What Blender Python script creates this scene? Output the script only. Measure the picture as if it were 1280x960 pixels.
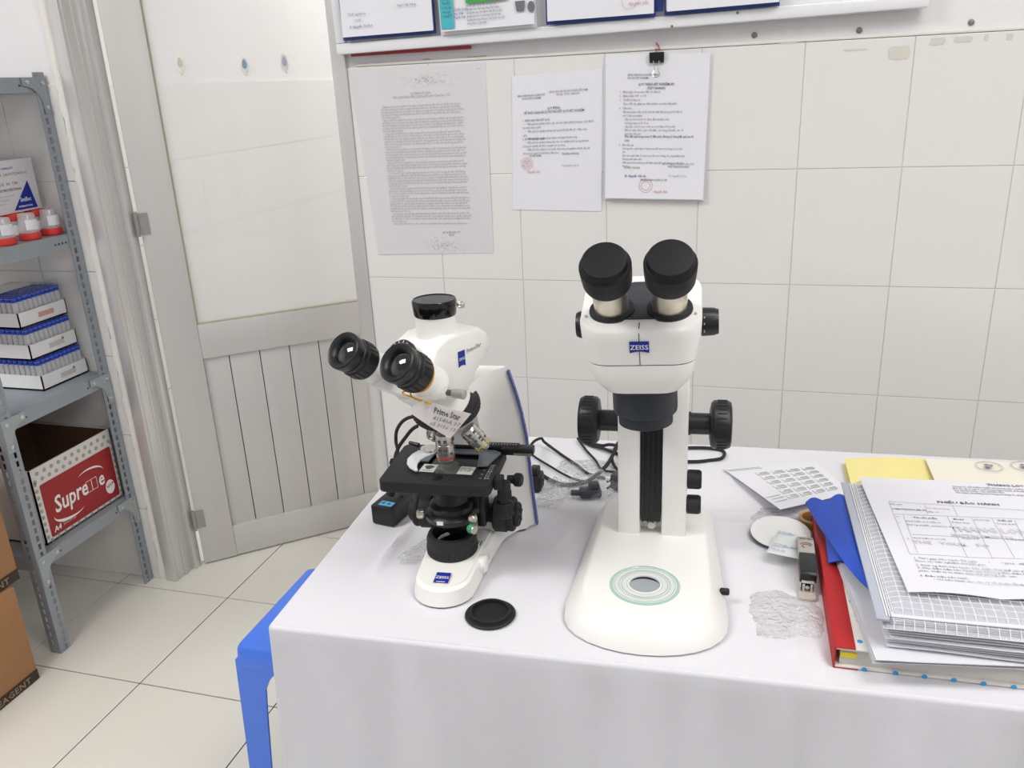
import bpy, bmesh, math, random
from mathutils import Vector, Matrix, noise
random.seed(7)
PI = math.pi
scn = bpy.context.scene
COL = scn.collection
for o in list(bpy.data.objects): bpy.data.objects.remove(o)

# ---------------------------------------------------------------- camera
F_PX = 1056.31
YAW, PITCH, ROLL = math.radians(16.8515), math.radians(19.625), math.radians(-2.73687)
CAM = Vector((0, 0, 1.45))
fwd = Vector((-math.sin(YAW)*math.cos(PITCH), math.cos(YAW)*math.cos(PITCH), -math.sin(PITCH)))
r0 = Vector((math.cos(YAW), math.sin(YAW), 0)); u0 = r0.cross(fwd)
rt = r0*math.cos(ROLL) + u0*math.sin(ROLL); up = -r0*math.sin(ROLL) + u0*math.cos(ROLL)
cd = bpy.data.cameras.new('camera'); cam = bpy.data.objects.new('camera', cd); COL.objects.link(cam)
cd.sensor_fit = 'HORIZONTAL'; cd.sensor_width = 36; cd.lens = 36*F_PX/1280; cd.clip_start = .02
m = Matrix.Identity(4)
for i in range(3): m[i][0], m[i][1], m[i][2], m[i][3] = rt[i], up[i], -fwd[i], CAM[i]
cam.matrix_world = m; scn.camera = cam
# ---------------------------------------------------------------- world and light
w = bpy.data.worlds.new('world'); scn.world = w; w.use_nodes = True
bg = w.node_tree.nodes['Background']; bg.inputs[0].default_value = (.93, .96, 1, 1); bg.inputs[1].default_value = 0.55
scn.view_settings.view_transform = 'Standard'; scn.view_settings.look = 'None'
scn.view_settings.gamma = 1; scn.view_settings.use_curve_mapping = False
scn.view_settings.exposure = 0.0
def area(name, loc, size, sizey, power, rot=(0, 0, 0), col=(1, .99, .97)):
    l = bpy.data.lights.new(name, 'AREA'); l.shape = 'RECTANGLE'; l.size = size; l.size_y = sizey
    l.energy = power; l.color = col
    o = bpy.data.objects.new(name, l); COL.objects.link(o); o.location = loc; o.rotation_euler = rot; return o
area('ceiling_lamp_light', (.8, .6, 2.9), 1.2, .6, 20.5)
area('ceiling_lamp_light', (-1.8, .15, 2.9), 1.2, .6, 42)
area('ceiling_lamp_light', (1.6, -.5, 2.9), 1.2, .6, 24)
area('next_room_light', (-1.0, 3.9, 2.8), 1.0, .6, 62)

# ---------------------------------------------------------------- measuring helpers: a pixel of the photograph onto a real plane
def ray(px, py): return (fwd*F_PX + rt*(px-640) - up*(py-480)).normalized()
def TP(px, py, z=.8):
    d = ray(px, py); return CAM + d*((z-CAM.z)/d.z)
def YP(px, py, y=1.93):
    d = ray(px, py); return CAM + d*(y/d.y)
def XP(px, py, x):
    d = ray(px, py); return CAM + d*(x/d.x)

# ---------------------------------------------------------------- materials
def lin(c):
    if isinstance(c, str): c = [int(c[i:i+2], 16)/255 for i in (0, 2, 4)]
    return tuple(((x/12.92) if x <= .04045 else ((x+.055)/1.055)**2.4) for x in c) + (1,)
MATS = {}
def mat(name, col, rough=.5, metal=0, var=.04, scale=30, bump=0, bscale=200, coat=0, spec=.5, trans=0, stretch=None):
    if name in MATS: return MATS[name]
    m = bpy.data.materials.new(name); m.use_nodes = True; nt = m.node_tree; b = nt.nodes['Principled BSDF']
    c = lin(col)
    tc = nt.nodes.new('ShaderNodeTexCoord'); src = tc.outputs['Object']
    if stretch:
        mp = nt.nodes.new('ShaderNodeMapping'); mp.inputs['Scale'].default_value = stretch; nt.links.new(src, mp.inputs[0]); src = mp.outputs[0]
    n = nt.nodes.new('ShaderNodeTexNoise'); n.inputs['Scale'].default_value = scale; n.inputs['Detail'].default_value = 4
    nt.links.new(src, n.inputs['Vector'])
    mx = nt.nodes.new('ShaderNodeMix'); mx.data_type = 'RGBA'
    mx.inputs['A'].default_value = tuple(x*(1-var) for x in c[:3])+(1,); mx.inputs['B'].default_value = tuple(min(1, x*(1+var)) for x in c[:3])+(1,)
    nt.links.new(n.outputs['Fac'], mx.inputs['Factor']); nt.links.new(mx.outputs['Result'], b.inputs['Base Color'])
    b.inputs['Roughness'].default_value = rough; b.inputs['Metallic'].default_value = metal
    b.inputs['Specular IOR Level'].default_value = spec; b.inputs['Coat Weight'].default_value = coat
    b.inputs['Transmission Weight'].default_value = trans
    if bump:
        n2 = nt.nodes.new('ShaderNodeTexNoise'); n2.inputs['Scale'].default_value = bscale; nt.links.new(src, n2.inputs['Vector'])
        bp = nt.nodes.new('ShaderNodeBump'); bp.inputs['Strength'].default_value = bump; bp.inputs['Distance'].default_value = .002
        nt.links.new(n2.outputs['Fac'], bp.inputs['Height']); nt.links.new(bp.outputs[0], b.inputs['Normal'])
    MATS[name] = m; return m
def clear_mat(name, tint='ffffff', gloss=.25, rough=.08, bump=0, bscale=60, haze=0):
    m = bpy.data.materials.new(name); m.use_nodes = True; nt = m.node_tree; nt.nodes.clear()
    out = nt.nodes.new('ShaderNodeOutputMaterial'); t = nt.nodes.new('ShaderNodeBsdfTransparent'); t.inputs[0].default_value = lin(tint)
    g = nt.nodes.new('ShaderNodeBsdfGlossy'); g.inputs['Roughness'].default_value = rough
    fr = nt.nodes.new('ShaderNodeLayerWeight'); fr.inputs['Blend'].default_value = .5
    pw = nt.nodes.new('ShaderNodeMath'); pw.operation = 'POWER'; pw.inputs[1].default_value = 3; nt.links.new(fr.outputs['Facing'], pw.inputs[0])
    mul = nt.nodes.new('ShaderNodeMath'); mul.operation = 'MULTIPLY_ADD'; mul.inputs[1].default_value = .6; mul.inputs[2].default_value = gloss
    nt.links.new(pw.outputs[0], mul.inputs[0])
    mx = nt.nodes.new('ShaderNodeMixShader'); nt.links.new(mul.outputs[0], mx.inputs[0]); nt.links.new(t.outputs[0], mx.inputs[1]); nt.links.new(g.outputs[0], mx.inputs[2])
    last = mx
    if haze:
        d = nt.nodes.new('ShaderNodeBsdfDiffuse'); d.inputs[0].default_value = lin('f2f2f4')
        m2 = nt.nodes.new('ShaderNodeMixShader'); m2.inputs[0].default_value = haze
        nt.links.new(mx.outputs[0], m2.inputs[1]); nt.links.new(d.outputs[0], m2.inputs[2]); last = m2
    if bump:
        tc = nt.nodes.new('ShaderNodeTexCoord'); n = nt.nodes.new('ShaderNodeTexNoise'); n.inputs['Scale'].default_value = bscale; n.inputs['Distortion'].default_value = 1.5
        bp = nt.nodes.new('ShaderNodeBump'); bp.inputs['Strength'].default_value = bump; bp.inputs['Distance'].default_value = .008
        nt.links.new(tc.outputs['Object'], n.inputs['Vector']); nt.links.new(n.outputs['Fac'], bp.inputs['Height'])
        nt.links.new(bp.outputs[0], g.inputs['Normal']); nt.links.new(bp.outputs[0], fr.inputs['Normal'])
    nt.links.new(last.outputs[0], out.inputs[0]); MATS[name] = m; return m

tile_w = mat('wall_tile', 'e9e7e3', .16, var=.012, scale=3, coat=.2)
floor_t = mat('floor_tile', 'e6e3d9', .22, var=.02, scale=5)
grout = mat('wall_grout', 'd8d3ca', .9, var=.12, scale=20)
fgrout = mat('floor_grout', '3f3026', .9, var=.3, scale=15)
paint = mat('wall_paint', 'eceaea', .8, var=.01, scale=8, bump=.1, bscale=90)
plaster = mat('rough_plaster', 'e9e4de', .9, var=.05, scale=20, bump=.8, bscale=60)
alu = mat('brushed_aluminium', 'd6d5d3', .3, .45, var=.03, scale=40, stretch=(1, 1, .03))
alu_d = mat('door_aluminium', 'd0cecb', .48, .3, var=.03, scale=40, stretch=(1, 1, .03))
dark_gap = mat('dark_gap', '4a4845', .9)
white_p = mat('white_enamel', 'f3f1ed', .42, var=.01)
black_p = mat('black_plastic', '16181a', .38, var=.1)
black_m = mat('black_matt', '1b1c1e', .6, var=.15, scale=80)
black_g = mat('black_gloss', '0d0f12', .12)
rubber = mat('black_rubber', '202123', .75, var=.1)
slate = mat('dark_slate_plastic', '2c3036', .45)
chrome = mat('chrome', 'd8d6d2', .15, 1)
satin = mat('satin_steel', 'd9d2c4', .28, .9, var=.03, scale=60, stretch=(1, 1, .1))
blue_l = mat('logo_blue', '1d2f96', .4)
blue_s = mat('strip_blue', '4a57a0', .4)
ink_w = mat('white_ink', 'f4f4f2', .5)
ink_k = mat('black_ink', '55555c', .8)
ink_f = mat('faded_ink', 'a9a8ad', .8)
ink_m = mat('grey_ink', '74747d', .8)
ink_r = mat('red_ink', 'd0808a', .8)
ink_b = mat('blue_ink', '3a4594', .8)
paper = mat('white_paper', 'e4e4ea', .7, var=.01, scale=12)
paper2 = mat('aged_paper', 'e4e3e4', .7, var=.02, scale=8)
paper3 = mat('wall_paper_sheet', 'e9e9ee', .7, var=.01)
cloth_m = mat('white_tablecloth', 'e3e2e7', .85, var=.012, scale=14, bump=.25, bscale=1400)
steel = mat('grey_painted_steel', '9aa1a8', .4, .25, var=.06, scale=20)
steel_d = mat('grey_painted_steel_dark', '7a828a', .5, .25, var=.08, scale=20)
bolt_m = mat('zinc_bolt', 'd5d8da', .3, .9)
kraft = mat('brown_cardboard', 'a97c54', .85, var=.08, scale=6, stretch=(1, 1, 5))
kraft_d = mat('carton_dark_print', '3f322a', .8)
wcard = mat('white_cardboard', 'e4e0da', .75, var=.03, scale=8)
redc = mat('red_print', 'a32a2c', .6, var=.03)
dotg = mat('grey_print', 'a9a7a0', .7)
foam = mat('white_foam', 'f0efef', .8, var=.01)
cap_b = mat('blue_cap', '1740b4', .35)
cap_r = mat('red_cap', 'd83a32', .4)
tube_m = clear_mat('tube_plastic', 'f8fbff', .08, .1, haze=.5)
stool_m = mat('blue_stool_plastic', '4c80f0', .35, var=.03, coat=.2)
green = mat('green_print', '3fa645', .6)
cyan = mat('cyan_print', '46b8c4', .6)
bluep = mat('blue_file_plastic', '2e3f86', .4)
yellow = mat('yellow_band', 'e0a628', .5)
yellow_f = mat('yellow_folder', 'efe29a', .7)
redb = mat('red_book_cloth', 'b41c20', .6, var=.05, scale=60, bump=.2, bscale=900)
blue_c = mat('blue_satin_fabric', '1d55d2', .4, var=.06)
pagem = mat('page_edges', 'cfcbc4', .8, var=.08, scale=300, stretch=(.01, .01, 1))
starb = mat('sky_blue_print', '3aa0d8', .6)
bag_m = clear_mat('clear_bag', 'ffffff', .04, .08, bump=1, bscale=60, haze=.07)
bag_thin = clear_mat('clear_wrap', 'ffffff', .02, .10, bump=1, bscale=70, haze=.02)
sleeve = clear_mat('clear_sleeve', 'fcfcfc', .015, .15, bump=.15, bscale=20, haze=.05)
glass_m = clear_mat('door_glass', 'fcfcfb', .04, .02, haze=.38)
glass_p = mat('green_edge_glass', 'dee9e5', .05, var=.02, coat=.5)
frost = mat('frosted_glass', 'a2aaae', .3, var=.05)
wb_m = mat('whiteboard_enamel', 'eeeef0', .15, var=.01)
stain = mat('brown_stain', 'c9b8a5', .9, var=.2, scale=60)
tape_r = mat('tape_residue', 'd8d4cb', .8, var=.1, scale=50)
amber = mat('amber_tape', 'c79a58', .3, var=.1)
sachet_m = mat('sachet_paper', 'dde1e0', .7, var=.05)
lens_m = mat('coated_lens', '03110f', .03, var=.2, coat=1)
lens_b = mat('blue_coated_lens', '05071c', .04, var=.3, coat=1)
wood = mat('desk_board', 'b9a88e', .6, var=.08, stretch=(1, 8, 8))

# ---------------------------------------------------------------- mesh helpers
def nb(): return bmesh.new()
def setmi(bm, n0, mi):
    bm.faces.ensure_lookup_table()
    for f in bm.faces[n0:]: f.material_index = mi
def box(bm, c, s, M=None, bev=0, mi=0, seg=1):
    n0 = len(bm.faces); v0 = len(bm.verts)
    t = bmesh.new()
    bmesh.ops.create_cube(t, size=1, matrix=Matrix.Translation(c) @ Matrix.Diagonal((*s, 1)))
    if bev: bmesh.ops.bevel(t, geom=list(t.edges), offset=bev, segments=seg+1, affect='EDGES', profile=.5)
    if M: t.transform(M)
    me = bpy.data.meshes.new('t'); t.to_mesh(me); t.free(); bm.from_mesh(me); bpy.data.meshes.remove(me)
    setmi(bm, n0, mi)
def ring_faces(bm, rings, closed=True, caps=True, mi=0):
    n0 = len(bm.faces); vs = [[bm.verts.new(p) for p in r] for r in rings]
    for a, b in zip(vs, vs[1:]):
        n = len(a)
        for i in range(n if closed else n-1):
            j = (i+1) % n
            try: bm.faces.new((a[i], a[j], b[j], b[i]))
            except ValueError: pass
    if caps:
        for r in (list(reversed(vs[0])), vs[-1]):
            try: bm.faces.new(r)
            except ValueError: pass
    setmi(bm, n0, mi)
def lathe(bm, prof, M=None, seg=36, mi=0, caps=True):
    M = M or Matrix.Identity(4)
    rings = []
    for r, z in prof:
        r = max(r, 1e-5)
        rings.append([M @ Vector((r*math.cos(2*PI*i/seg), r*math.sin(2*PI*i/seg), z)) for i in range(seg)])
    ring_faces(bm, rings, True, caps, mi)
def frame_to(p, d, roll=0):
    d = Vector(d).normalized(); return Matrix.Translation(p) @ d.to_track_quat('Z', 'Y').to_matrix().to_4x4() @ Matrix.Rotation(roll, 4, 'Z')
def cyl(bm, p, d, r, L, mi=0, seg=28, bev=.0, r2=None):
    r2 = r if r2 is None else r2
    if bev: prof = [(r-bev, 0), (r, bev), (r2, L-bev), (r2-bev, L)]
    else: prof = [(r, 0), (r2, L)]
    lathe(bm, prof, frame_to(p, d), seg, mi)
def knurl(bm, p, d, r, L, n=30, depth=.0008, mi=0, bev=.0015):
    M = frame_to(p, d); seg = n*4; rings = []
    for rr, z, k in ((r-bev-depth, 0, 0), (r-depth, bev, 0), (r, bev*2, 1), (r, L-2*bev, 1), (r-depth, L-bev, 0), (r-bev-depth, L, 0)):
        rings.append([M @ Vector(((rr-(depth if (k and i % 4 < 2) else 0))*math.cos(2*PI*i/seg), (rr-(depth if (k and i % 4 < 2) else 0))*math.sin(2*PI*i/seg), z)) for i in range(seg)])
    ring_faces(bm, rings, True, True, mi)
def catmull(P, n=8):
    P = [Vector(p) for p in P]; out = []
    for i in range(len(P)-1):
        a, b, c, d = P[max(i-1, 0)], P[i], P[i+1], P[min(i+2, len(P)-1)]
        for k in range(n):
            t = k/n; out.append(.5*((2*b)+(c-a)*t+(2*a-5*b+4*c-d)*t*t+(3*b-a-3*c+d)*t**3))
    out.append(P[-1]); return out
def tube(bm, pts, r, seg=10, mi=0, smooth=8, closed=False):
    P = catmull(pts, smooth) if smooth else [Vector(p) for p in pts]
    rings = []; nrm = None
    for i, p in enumerate(P):
        d = (P[min(i+1, len(P)-1)]-P[max(i-1, 0)]).normalized()
        if nrm is None:
            nrm = d.orthogonal().normalized()
        else:
            nrm = (nrm - d*nrm.dot(d)).normalized()
        b = d.cross(nrm)
        rr = r(i/(len(P)-1)) if callable(r) else r
        rings.append([p + (nrm*math.cos(2*PI*k/seg)+b*math.sin(2*PI*k/seg))*rr for k in range(seg)])
    ring_faces(bm, rings, True, True, mi)
def prism(bm, poly, z0, z1, M=None, mi=0, bev=0):
    t = bmesh.new(); M = M or Matrix.Identity(4)
    a = [t.verts.new((x, y, z0)) for x, y in poly]; b = [t.verts.new((x, y, z1)) for x, y in poly]; n = len(poly)
    t.faces.new(list(reversed(a))); t.faces.new(b)
    for i in range(n): t.faces.new((a[i], a[(i+1) % n], b[(i+1) % n], b[i]))
    bmesh.ops.recalc_face_normals(t, faces=t.faces)
    if bev: bmesh.ops.bevel(t, geom=list(t.edges), offset=bev, segments=2, affect='EDGES', profile=.5)
    t.transform(M); n0 = len(bm.faces)
    me = bpy.data.meshes.new('t'); t.to_mesh(me); t.free(); bm.from_mesh(me); bpy.data.meshes.remove(me); setmi(bm, n0, mi)
def rrect(hx0, hx1, hy0, hy1, r, n=6):
    out = []
    for cx, cy, a0 in ((hx1-r, hy1-r, 0), (hx0+r, hy1-r, PI/2), (hx0+r, hy0+r, PI), (hx1-r, hy0+r, 3*PI/2)):
        for k in range(n+1):
            a = a0+PI/2*k/n; out.append((cx+r*math.cos(a), cy+r*math.sin(a)))
    return out
def sheet(bm, nu, nv, fn, mi=0, thick=0):
    n0 = len(bm.faces)
    g = [[bm.verts.new(fn(i/nu, j/nv)) for j in range(nv+1)] for i in range(nu+1)]
    fs = [bm.faces.new((g[i][j], g[i+1][j], g[i+1][j+1], g[i][j+1])) for i in range(nu) for j in range(nv)]
    if thick:
        bm.normal_update()
        bmesh.ops.solidify(bm, geom=fs, thickness=thick)
    setmi(bm, n0, mi)
def obj(name, bm, mats, parent=None, loc=None, rotz=None, ang=35, M=None, flat=False, recalc=True, **tags):
    if recalc: bmesh.ops.recalc_face_normals(bm, faces=bm.faces)
    me = bpy.data.meshes.new(name); bm.to_mesh(me); bm.free()
    for mm in (mats if isinstance(mats, (list, tuple)) else [mats]): me.materials.append(mm)
    if not flat:
        for p in me.polygons: p.use_smooth = True
        me.set_sharp_from_angle(angle=math.radians(ang))
    o = bpy.data.objects.new(name, me); COL.objects.link(o)
    if parent: o.parent = parent
    if loc is not None: o.location = loc
    if rotz is not None: o.rotation_euler = (0, 0, rotz)
    if M is not None: o.matrix_local = M
    tag(o, **tags); return o
def tag(o, label=None, cat=None, group=None, kind=None):
    if label: o['label'] = label
    if cat: o['category'] = cat
    if group: o['group'] = group
    if kind: o['kind'] = kind
    return o
def thing(name, loc, rotz=0, M=None, **t):
    o = bpy.data.objects.new(name, None); COL.objects.link(o); o.empty_display_size = .02
    if M is not None: o.matrix_world = M
    else: o.location = loc; o.rotation_euler = (0, 0, rotz)
    return tag(o, **t)
def dup(o, parent=None, loc=None):
    c = o.copy(); COL.objects.link(c); c.parent = parent
    if loc is not None: c.location = loc
    for ch in list(o.children): dup(ch, c)
    return c
def text(name, s, size, m, parent, M, align='LEFT', bold=0, sx=1, spacing=1, shear=0, line=1, res=1, extrude=0):
    c = bpy.data.curves.new('t', 'FONT'); c.body = s; c.size = size; c.align_x = align; c.resolution_u = res
    c.offset = bold; c.space_character = spacing; c.shear = shear; c.space_line = line; c.extrude = extrude
    t = bpy.data.objects.new('t', c); COL.objects.link(t)
    bpy.context.view_layer.update()
    me = bpy.data.meshes.new_from_object(t.evaluated_get(bpy.context.evaluated_depsgraph_get()))
    bpy.data.objects.remove(t); bpy.data.curves.remove(c)
    me.name = name; me.materials.clear(); me.materials.append(m)
    if sx != 1: me.transform(Matrix.Diagonal((sx, 1, 1, 1)))
    o = bpy.data.objects.new(name, me); COL.objects.link(o); o.parent = parent; o.matrix_local = M
    return o
def basis(o, x, y):     # matrix with local x, y directions given, z = x cross y
    x = Vector(x).normalized(); y = (Vector(y) - x*Vector(y).dot(x)).normalized(); z = x.cross(y)
    M = Matrix.Identity(4)
    for i in range(3): M[i][0], M[i][1], M[i][2], M[i][3] = x[i], y[i], z[i], o[i]
    return M

# ================================================================ SETTING
WY = 1.93          # face of the tiled wall
DL, DR = -1.765, -.953   # door opening
fl = nb(); box(fl, (-.5, 2, -.053), (7.4, 8.6, .1)); floor = obj('floor', fl, fgrout, kind='structure')
bm = nb(); box(bm, (0, 0, -.0025), (.3964, .3964, .005), bev=.0006); t0 = None
for i in range(-5, 9):
    for j in range(-3, 9):
        x, y = -1.514+.4*i+.2, 1.479+.4*j-.2
        if x < -3.4 or x > 2.0: continue
        if t0 is None: t0 = obj('tile', bm, floor_t, floor, (x, y, 0), flat=True)
        else:
            c = t0.copy(); COL.objects.link(c); c.parent = floor; c.location = (x, y, 0)
# back wall (right of door)
bm = nb(); box(bm, ((DR+2.6)/2, WY+.075, 1.5), (2.6-DR, .138, 3.0)); wb = obj('wall_back', bm, [paint], kind='structure')
bm = nb(); box(bm, ((DR+2.6)/2, WY+.0042, .75), (2.6-DR-.002, .0056, 1.498)); obj('grout', bm, grout, wb)
bm = nb(); box(bm, (-2.615, WY+.075, 1.5), (1.66, .138, 3.0)); 
wl = obj('wall_left', bm, [paint], kind='structure')
bm = nb(); box(bm, (-2.63, WY+.0042, .75), (1.62, .0056, 1.498)); obj('grout', bm, grout, wl)
tcache = {}
def wtile(x0, x1, z0, z1, par, y=WY, axis='x'):
    g = .0009
    k = (round(x1-x0, 3), round(z1-z0, 3), axis)
    if k not in tcache:
        b = nb(); s = (x1-x0-2*g, .007, z1-z0-2*g) if axis == 'x' else (.007, x1-x0-2*g, z1-z0-2*g)
        box(b, (0, 0, 0), s, bev=.0007); o = obj('tile', b, tile_w, par, flat=True); tcache[k] = o.data
    else:
        o = bpy.data.objects.new('tile', tcache[k]); COL.objects.link(o); o.parent = par
    o.location = ((x0+x1)/2, y+.0035, (z0+z1)/2) if axis == 'x' else (y, (x0+x1)/2, (z0+z1)/2)
xs = [.068+.204*k for k in range(-5, 13)]; xs = [DR+.001]+[x for x in xs if DR+.03 < x < 2.6]+[2.59]
for a, b in zip(xs, xs[1:]):
    for k in range(6): wtile(a, b, .25*k, .25*k+.25, wb)
xs = [-3.41+.204*k for k in range(0, 8)]+[DL-.026]
xs = [x for x in xs if x <= DL-.02]
for a, b in zip(xs, xs[1:]):
    if b-a < .02: continue
    for k in range(6): wtile(a, b, .25*k, .25*k+.25, wl)
# rough plaster reveal at the end of the left wall
bm = nb()
def pl(u, v):
    z = 3*v; wv = .004*noise.noise(Vector((u*3, z*14, 2)))+.004*noise.noise(Vector((1, z*45, u)))
    a = u*PI/2
    return Vector((DL-.024+.024*math.sin(a)+wv, WY-.004+.018*(1-math.cos(a))+wv*.4, z))
sheet(bm, 8, 300, pl); obj('plaster_edge', bm, plaster, wl, ang=80)
# mortar ledge and stains over the tiles
bm = nb(); box(bm, ((DR+2.6)/2+.01, WY+.003, 1.5035), (2.6-DR-.03, .006, .006), bev=.002)
obj('mortar_ledge', bm, plaster, wb)
def stainblob(px, py, w_, h_, m_, seed):
    p = YP(px, py); b = nb(); rnd = random.Random(seed)
    pts = []
    for k in range(14):
        a = 2*PI*k/14; s = max(abs(math.cos(a)), abs(math.sin(a))); rr = rnd.uniform(.75, 1)
        pts.append((w_/2*math.cos(a)/s*rr, h_/2*math.sin(a)/s*rr))
    yy = WY-.0004 if p.z < 1.5 else WY+.0056
    prism(b, pts, 0, .0003, basis((p.x, yy, p.z), (1, 0, 0), (0, 0, 1)), 0)
    obj('stain', b, m_, wb, flat=True)
for a in ((595, 71, .055, .004, stain, 1), (470, 80, .05, .003, stain, 2), (532, 74, .02, .003, stain, 3), (1125, 66, .045, .03, tape_r, 4), (1172, 52, .03, .014, tape_r, 5), (1204, 49, .034, .012, tape_r, 6), (1233, 47, .008, .013, tape_r, 7), (1262, 46, .012, .013, tape_r, 8), (1070, 62, .05, .004, tape_r, 9), (600, 88, .02, .012, tape_r, 10), (985, 54, .04, .003, tape_r, 11)): stainblob(*a)
# anchors in the wall
for i, (px, py, lab) in enumerate(((943, 44, 'small grey screw anchor in the wall under the whiteboard, left of the others'), (1074, 38, 'largest grey screw anchor in the wall under the right end of the whiteboard'), (1214, 28, 'small grey screw anchor in bare wall right of the whiteboard corner'))):
    p = YP(px, py, WY+.006); bm = nb(); lathe(bm, [(.0, .003), (.0018, .004), (.0045, .003), (.006, 0)], basis((p.x, WY+.0055, p.z), (1, 0, 0), (0, 0, 1)), 14)
    obj('screw_anchor', bm, mat('dull_screw', '8c857c', .5, .6), label=lab, cat='screw', group='screw anchors in the wall')
# room shell
bm = nb(); box(bm, (-.5, 2, 3.05), (7.4, 8.6, .1)); obj('ceiling', bm, paint, kind='structure')
bm = nb(); box(bm, (2.65, 0, 1.5), (.1, 4.2, 3)); obj('wall_right', bm, paint, kind='structure')
bm = nb(); box(bm, (-3.45, 0, 1.5), (.1, 4.2, 3)); obj('wall_side_left', bm, paint, kind='structure')
# next room seen through the glass of the door
NX = -1.95
bm = nb(); box(bm, (NX-.06, 4.15, 1.5), (.1, 4.15, 3)); wn = obj('wall_next_room', bm, paint, kind='structure')
bm = nb(); box(bm, (NX-.0055, 4.15, .75), (.0056, 4.1, 1.498)); obj('grout', bm, grout, wn)
for i in range(20):
    for k in range(6): wtile(2.09+.204*i, 2.09+.204*(i+1), .25*k, .25*k+.25, wn, NX-.0035, 'y')
bm = nb(); box(bm, (0, 6.25, 1.5), (4.2, .1, 3)); obj('wall_next_back', bm, paint, kind='structure')
bm = nb(); box(bm, (2.1, 4.15, 1.5), (.1, 4.15, 3)); obj('wall_next_right', bm, paint, kind='structure')
# ceiling lamps (out of view) as real panels
for x, y in ((.8, .6), (-1.8, .15), (1.6, -.5)):
    t = thing('ceiling_light', (x, y, 2.93), label='white ceiling light panel at %s' % ('left over the shelf' if x < 0 else 'the right end of the table' if x < 1 else 'the right side of the room'), cat='ceiling light', group='ceiling lights')
    bm = nb(); box(bm, (0, 0, .045), (1.26, .66, .05)); obj('frame', bm, white_p, t)

# ---------------------------------------------------------------- door frame and leaf
bm = nb()
H = 2.15
def jamb(bm, s):   # s=+1 left jamb
    X = DL if s > 0 else DR
    box(bm, (X+s*.017, WY+.003, H/2), (.0365, .02, H), bev=.002)
    box(bm, (X+s*.022, WY+.055, H/2), (.030, .10, H), bev=.001)
    box(bm, (X+s*.034, WY+.088, H/2), (.036, .030, H), bev=.001)
    box(bm, (X+s*.033, WY+.040, H/2), (.014, .010, H), bev=.001)
jamb(bm, 1); fr = obj('trim_1', bm, alu, kind='structure')
bm = nb(); jamb(bm, -1); obj('jamb', bm, alu, fr)
bm = nb(); box(bm, ((DL+DR)/2, WY+.05, H+.02), (DR-DL, .12, .04)); obj('head_jamb', bm, alu, fr)
LA = math.radians(40.9)
door = thing('door_1', (-1.70, 2.033, 0), LA, kind='structure')
DW, DT = .81, .034
bm = nb(); box(bm, (.052, DT/2, 1.05), (.104, DT, 2.09), bev=.002); obj('stile', bm, alu_d, door)
bm = nb(); box(bm, (DW-.052, DT/2, 1.05), (.104, DT, 2.09), bev=.002); obj('stile', bm, alu_d, door)
bm = nb(); box(bm, (DW/2, DT/2+.001, .747), (DW-.208, DT-.002, .108), bev=.002); obj('rail', bm, alu_d, door)
bm = nb(); box(bm, (DW/2, DT/2+.001, .06), (DW-.208, DT-.002, .108), bev=.002); obj('rail', bm, alu_d, door)
bm = nb(); box(bm, (DW/2, DT/2+.001, 2.04), (DW-.208, DT-.002, .10), bev=.002); obj('rail', bm, alu_d, door)
xg = [.104, .182, .275, .368, .462, .555, .648, DW-.104]
for a, b in zip(xg, xg[1:]):
    bm = nb(); box(bm, ((a+b)/2, DT/2+.002, .403), (b-a-.0025, .012, .58), bev=.0015); obj('panel', bm, alu_d, door)
bm = nb(); box(bm, (DW/2, DT/2+.008, .403), (DW-.21, .004, .58)); obj('backing', bm, dark_gap, door)
bm = nb(); box(bm, (DW/2, DT/2, 1.396), (DW-.206, .005, 1.19)); obj('glass_panel', bm, glass_m, door)
bm = nb()
for c, s in (((DW/2, DT/2-.006, .803), (DW-.208, .01, .006)), ((.107, DT/2-.006, 1.4), (.006, .01, 1.19)), ((DW-.107, DT/2-.006, 1.4), (.006, .01, 1.19))): box(bm, c, s)
obj('glazing_bead', bm, mat('dull_bead', 'b5b09c', .5), door)
for z in (1.118, .168):
    bm = nb(); cyl(bm, (-.008, -.006, z-.035), (0, 0, 1), .006, .07); box(bm, (.008, -.002, z), (.03, .003, .06)); obj('hinge', bm, mat('hinge_steel', 'a5a49f', .4, .6), door)
ca, sa = math.cos(LA), math.sin(LA)
def on_leaf(u, out, z): return Vector((-1.70+u*ca+out*sa, 2.033+u*sa-out*ca, z))
for i, (u, z, m_, lab) in enumerate(((.1795, 1.541, mat('hook_peeled', 'd9cdb8', .5, var=.2, scale=200), 'white adhesive hook with peeled beige face, leftmost on the door glass'), (.3524, 1.531, mat('hook_blue', '8fa8c8', .4), 'white adhesive hook with light blue face, middle one on the door glass'), (.4656, 1.534, mat('hook_lilac', 'b9bfd4', .4), 'white adhesive hook with pale lilac face, rightmost on the door glass'))):
    M = basis(on_leaf(u, -DT/2+.003, z), (ca, sa, 0), (0, 0, 1))
    t = thing('adhesive_hook', (0, 0, 0), M=M, label=lab, cat='hook', group='adhesive hooks on the door glass')
    bm = nb(); prism(bm, [(.011*math.cos(a)*(1-.25*math.sin(a)), .024*math.sin(a)) for a in [2*PI*k/20 for k in range(20)]], 0, .004, bev=.0012); obj('base', bm, white_p, t)
    bm = nb(); prism(bm, [(.0065*math.cos(a)*(1-.3*math.sin(a)), .003+.013*math.sin(a)) for a in [2*PI*k/16 for k in range(16)]], .004, .0048); obj('face', bm, m_, t)
    bm = nb(); tube(bm, [(0, -.016, .003), (0, -.024, .006), (0, -.028, .013), (0, -.024, .017)], .002); obj('hook', bm, white_p, t)

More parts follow.
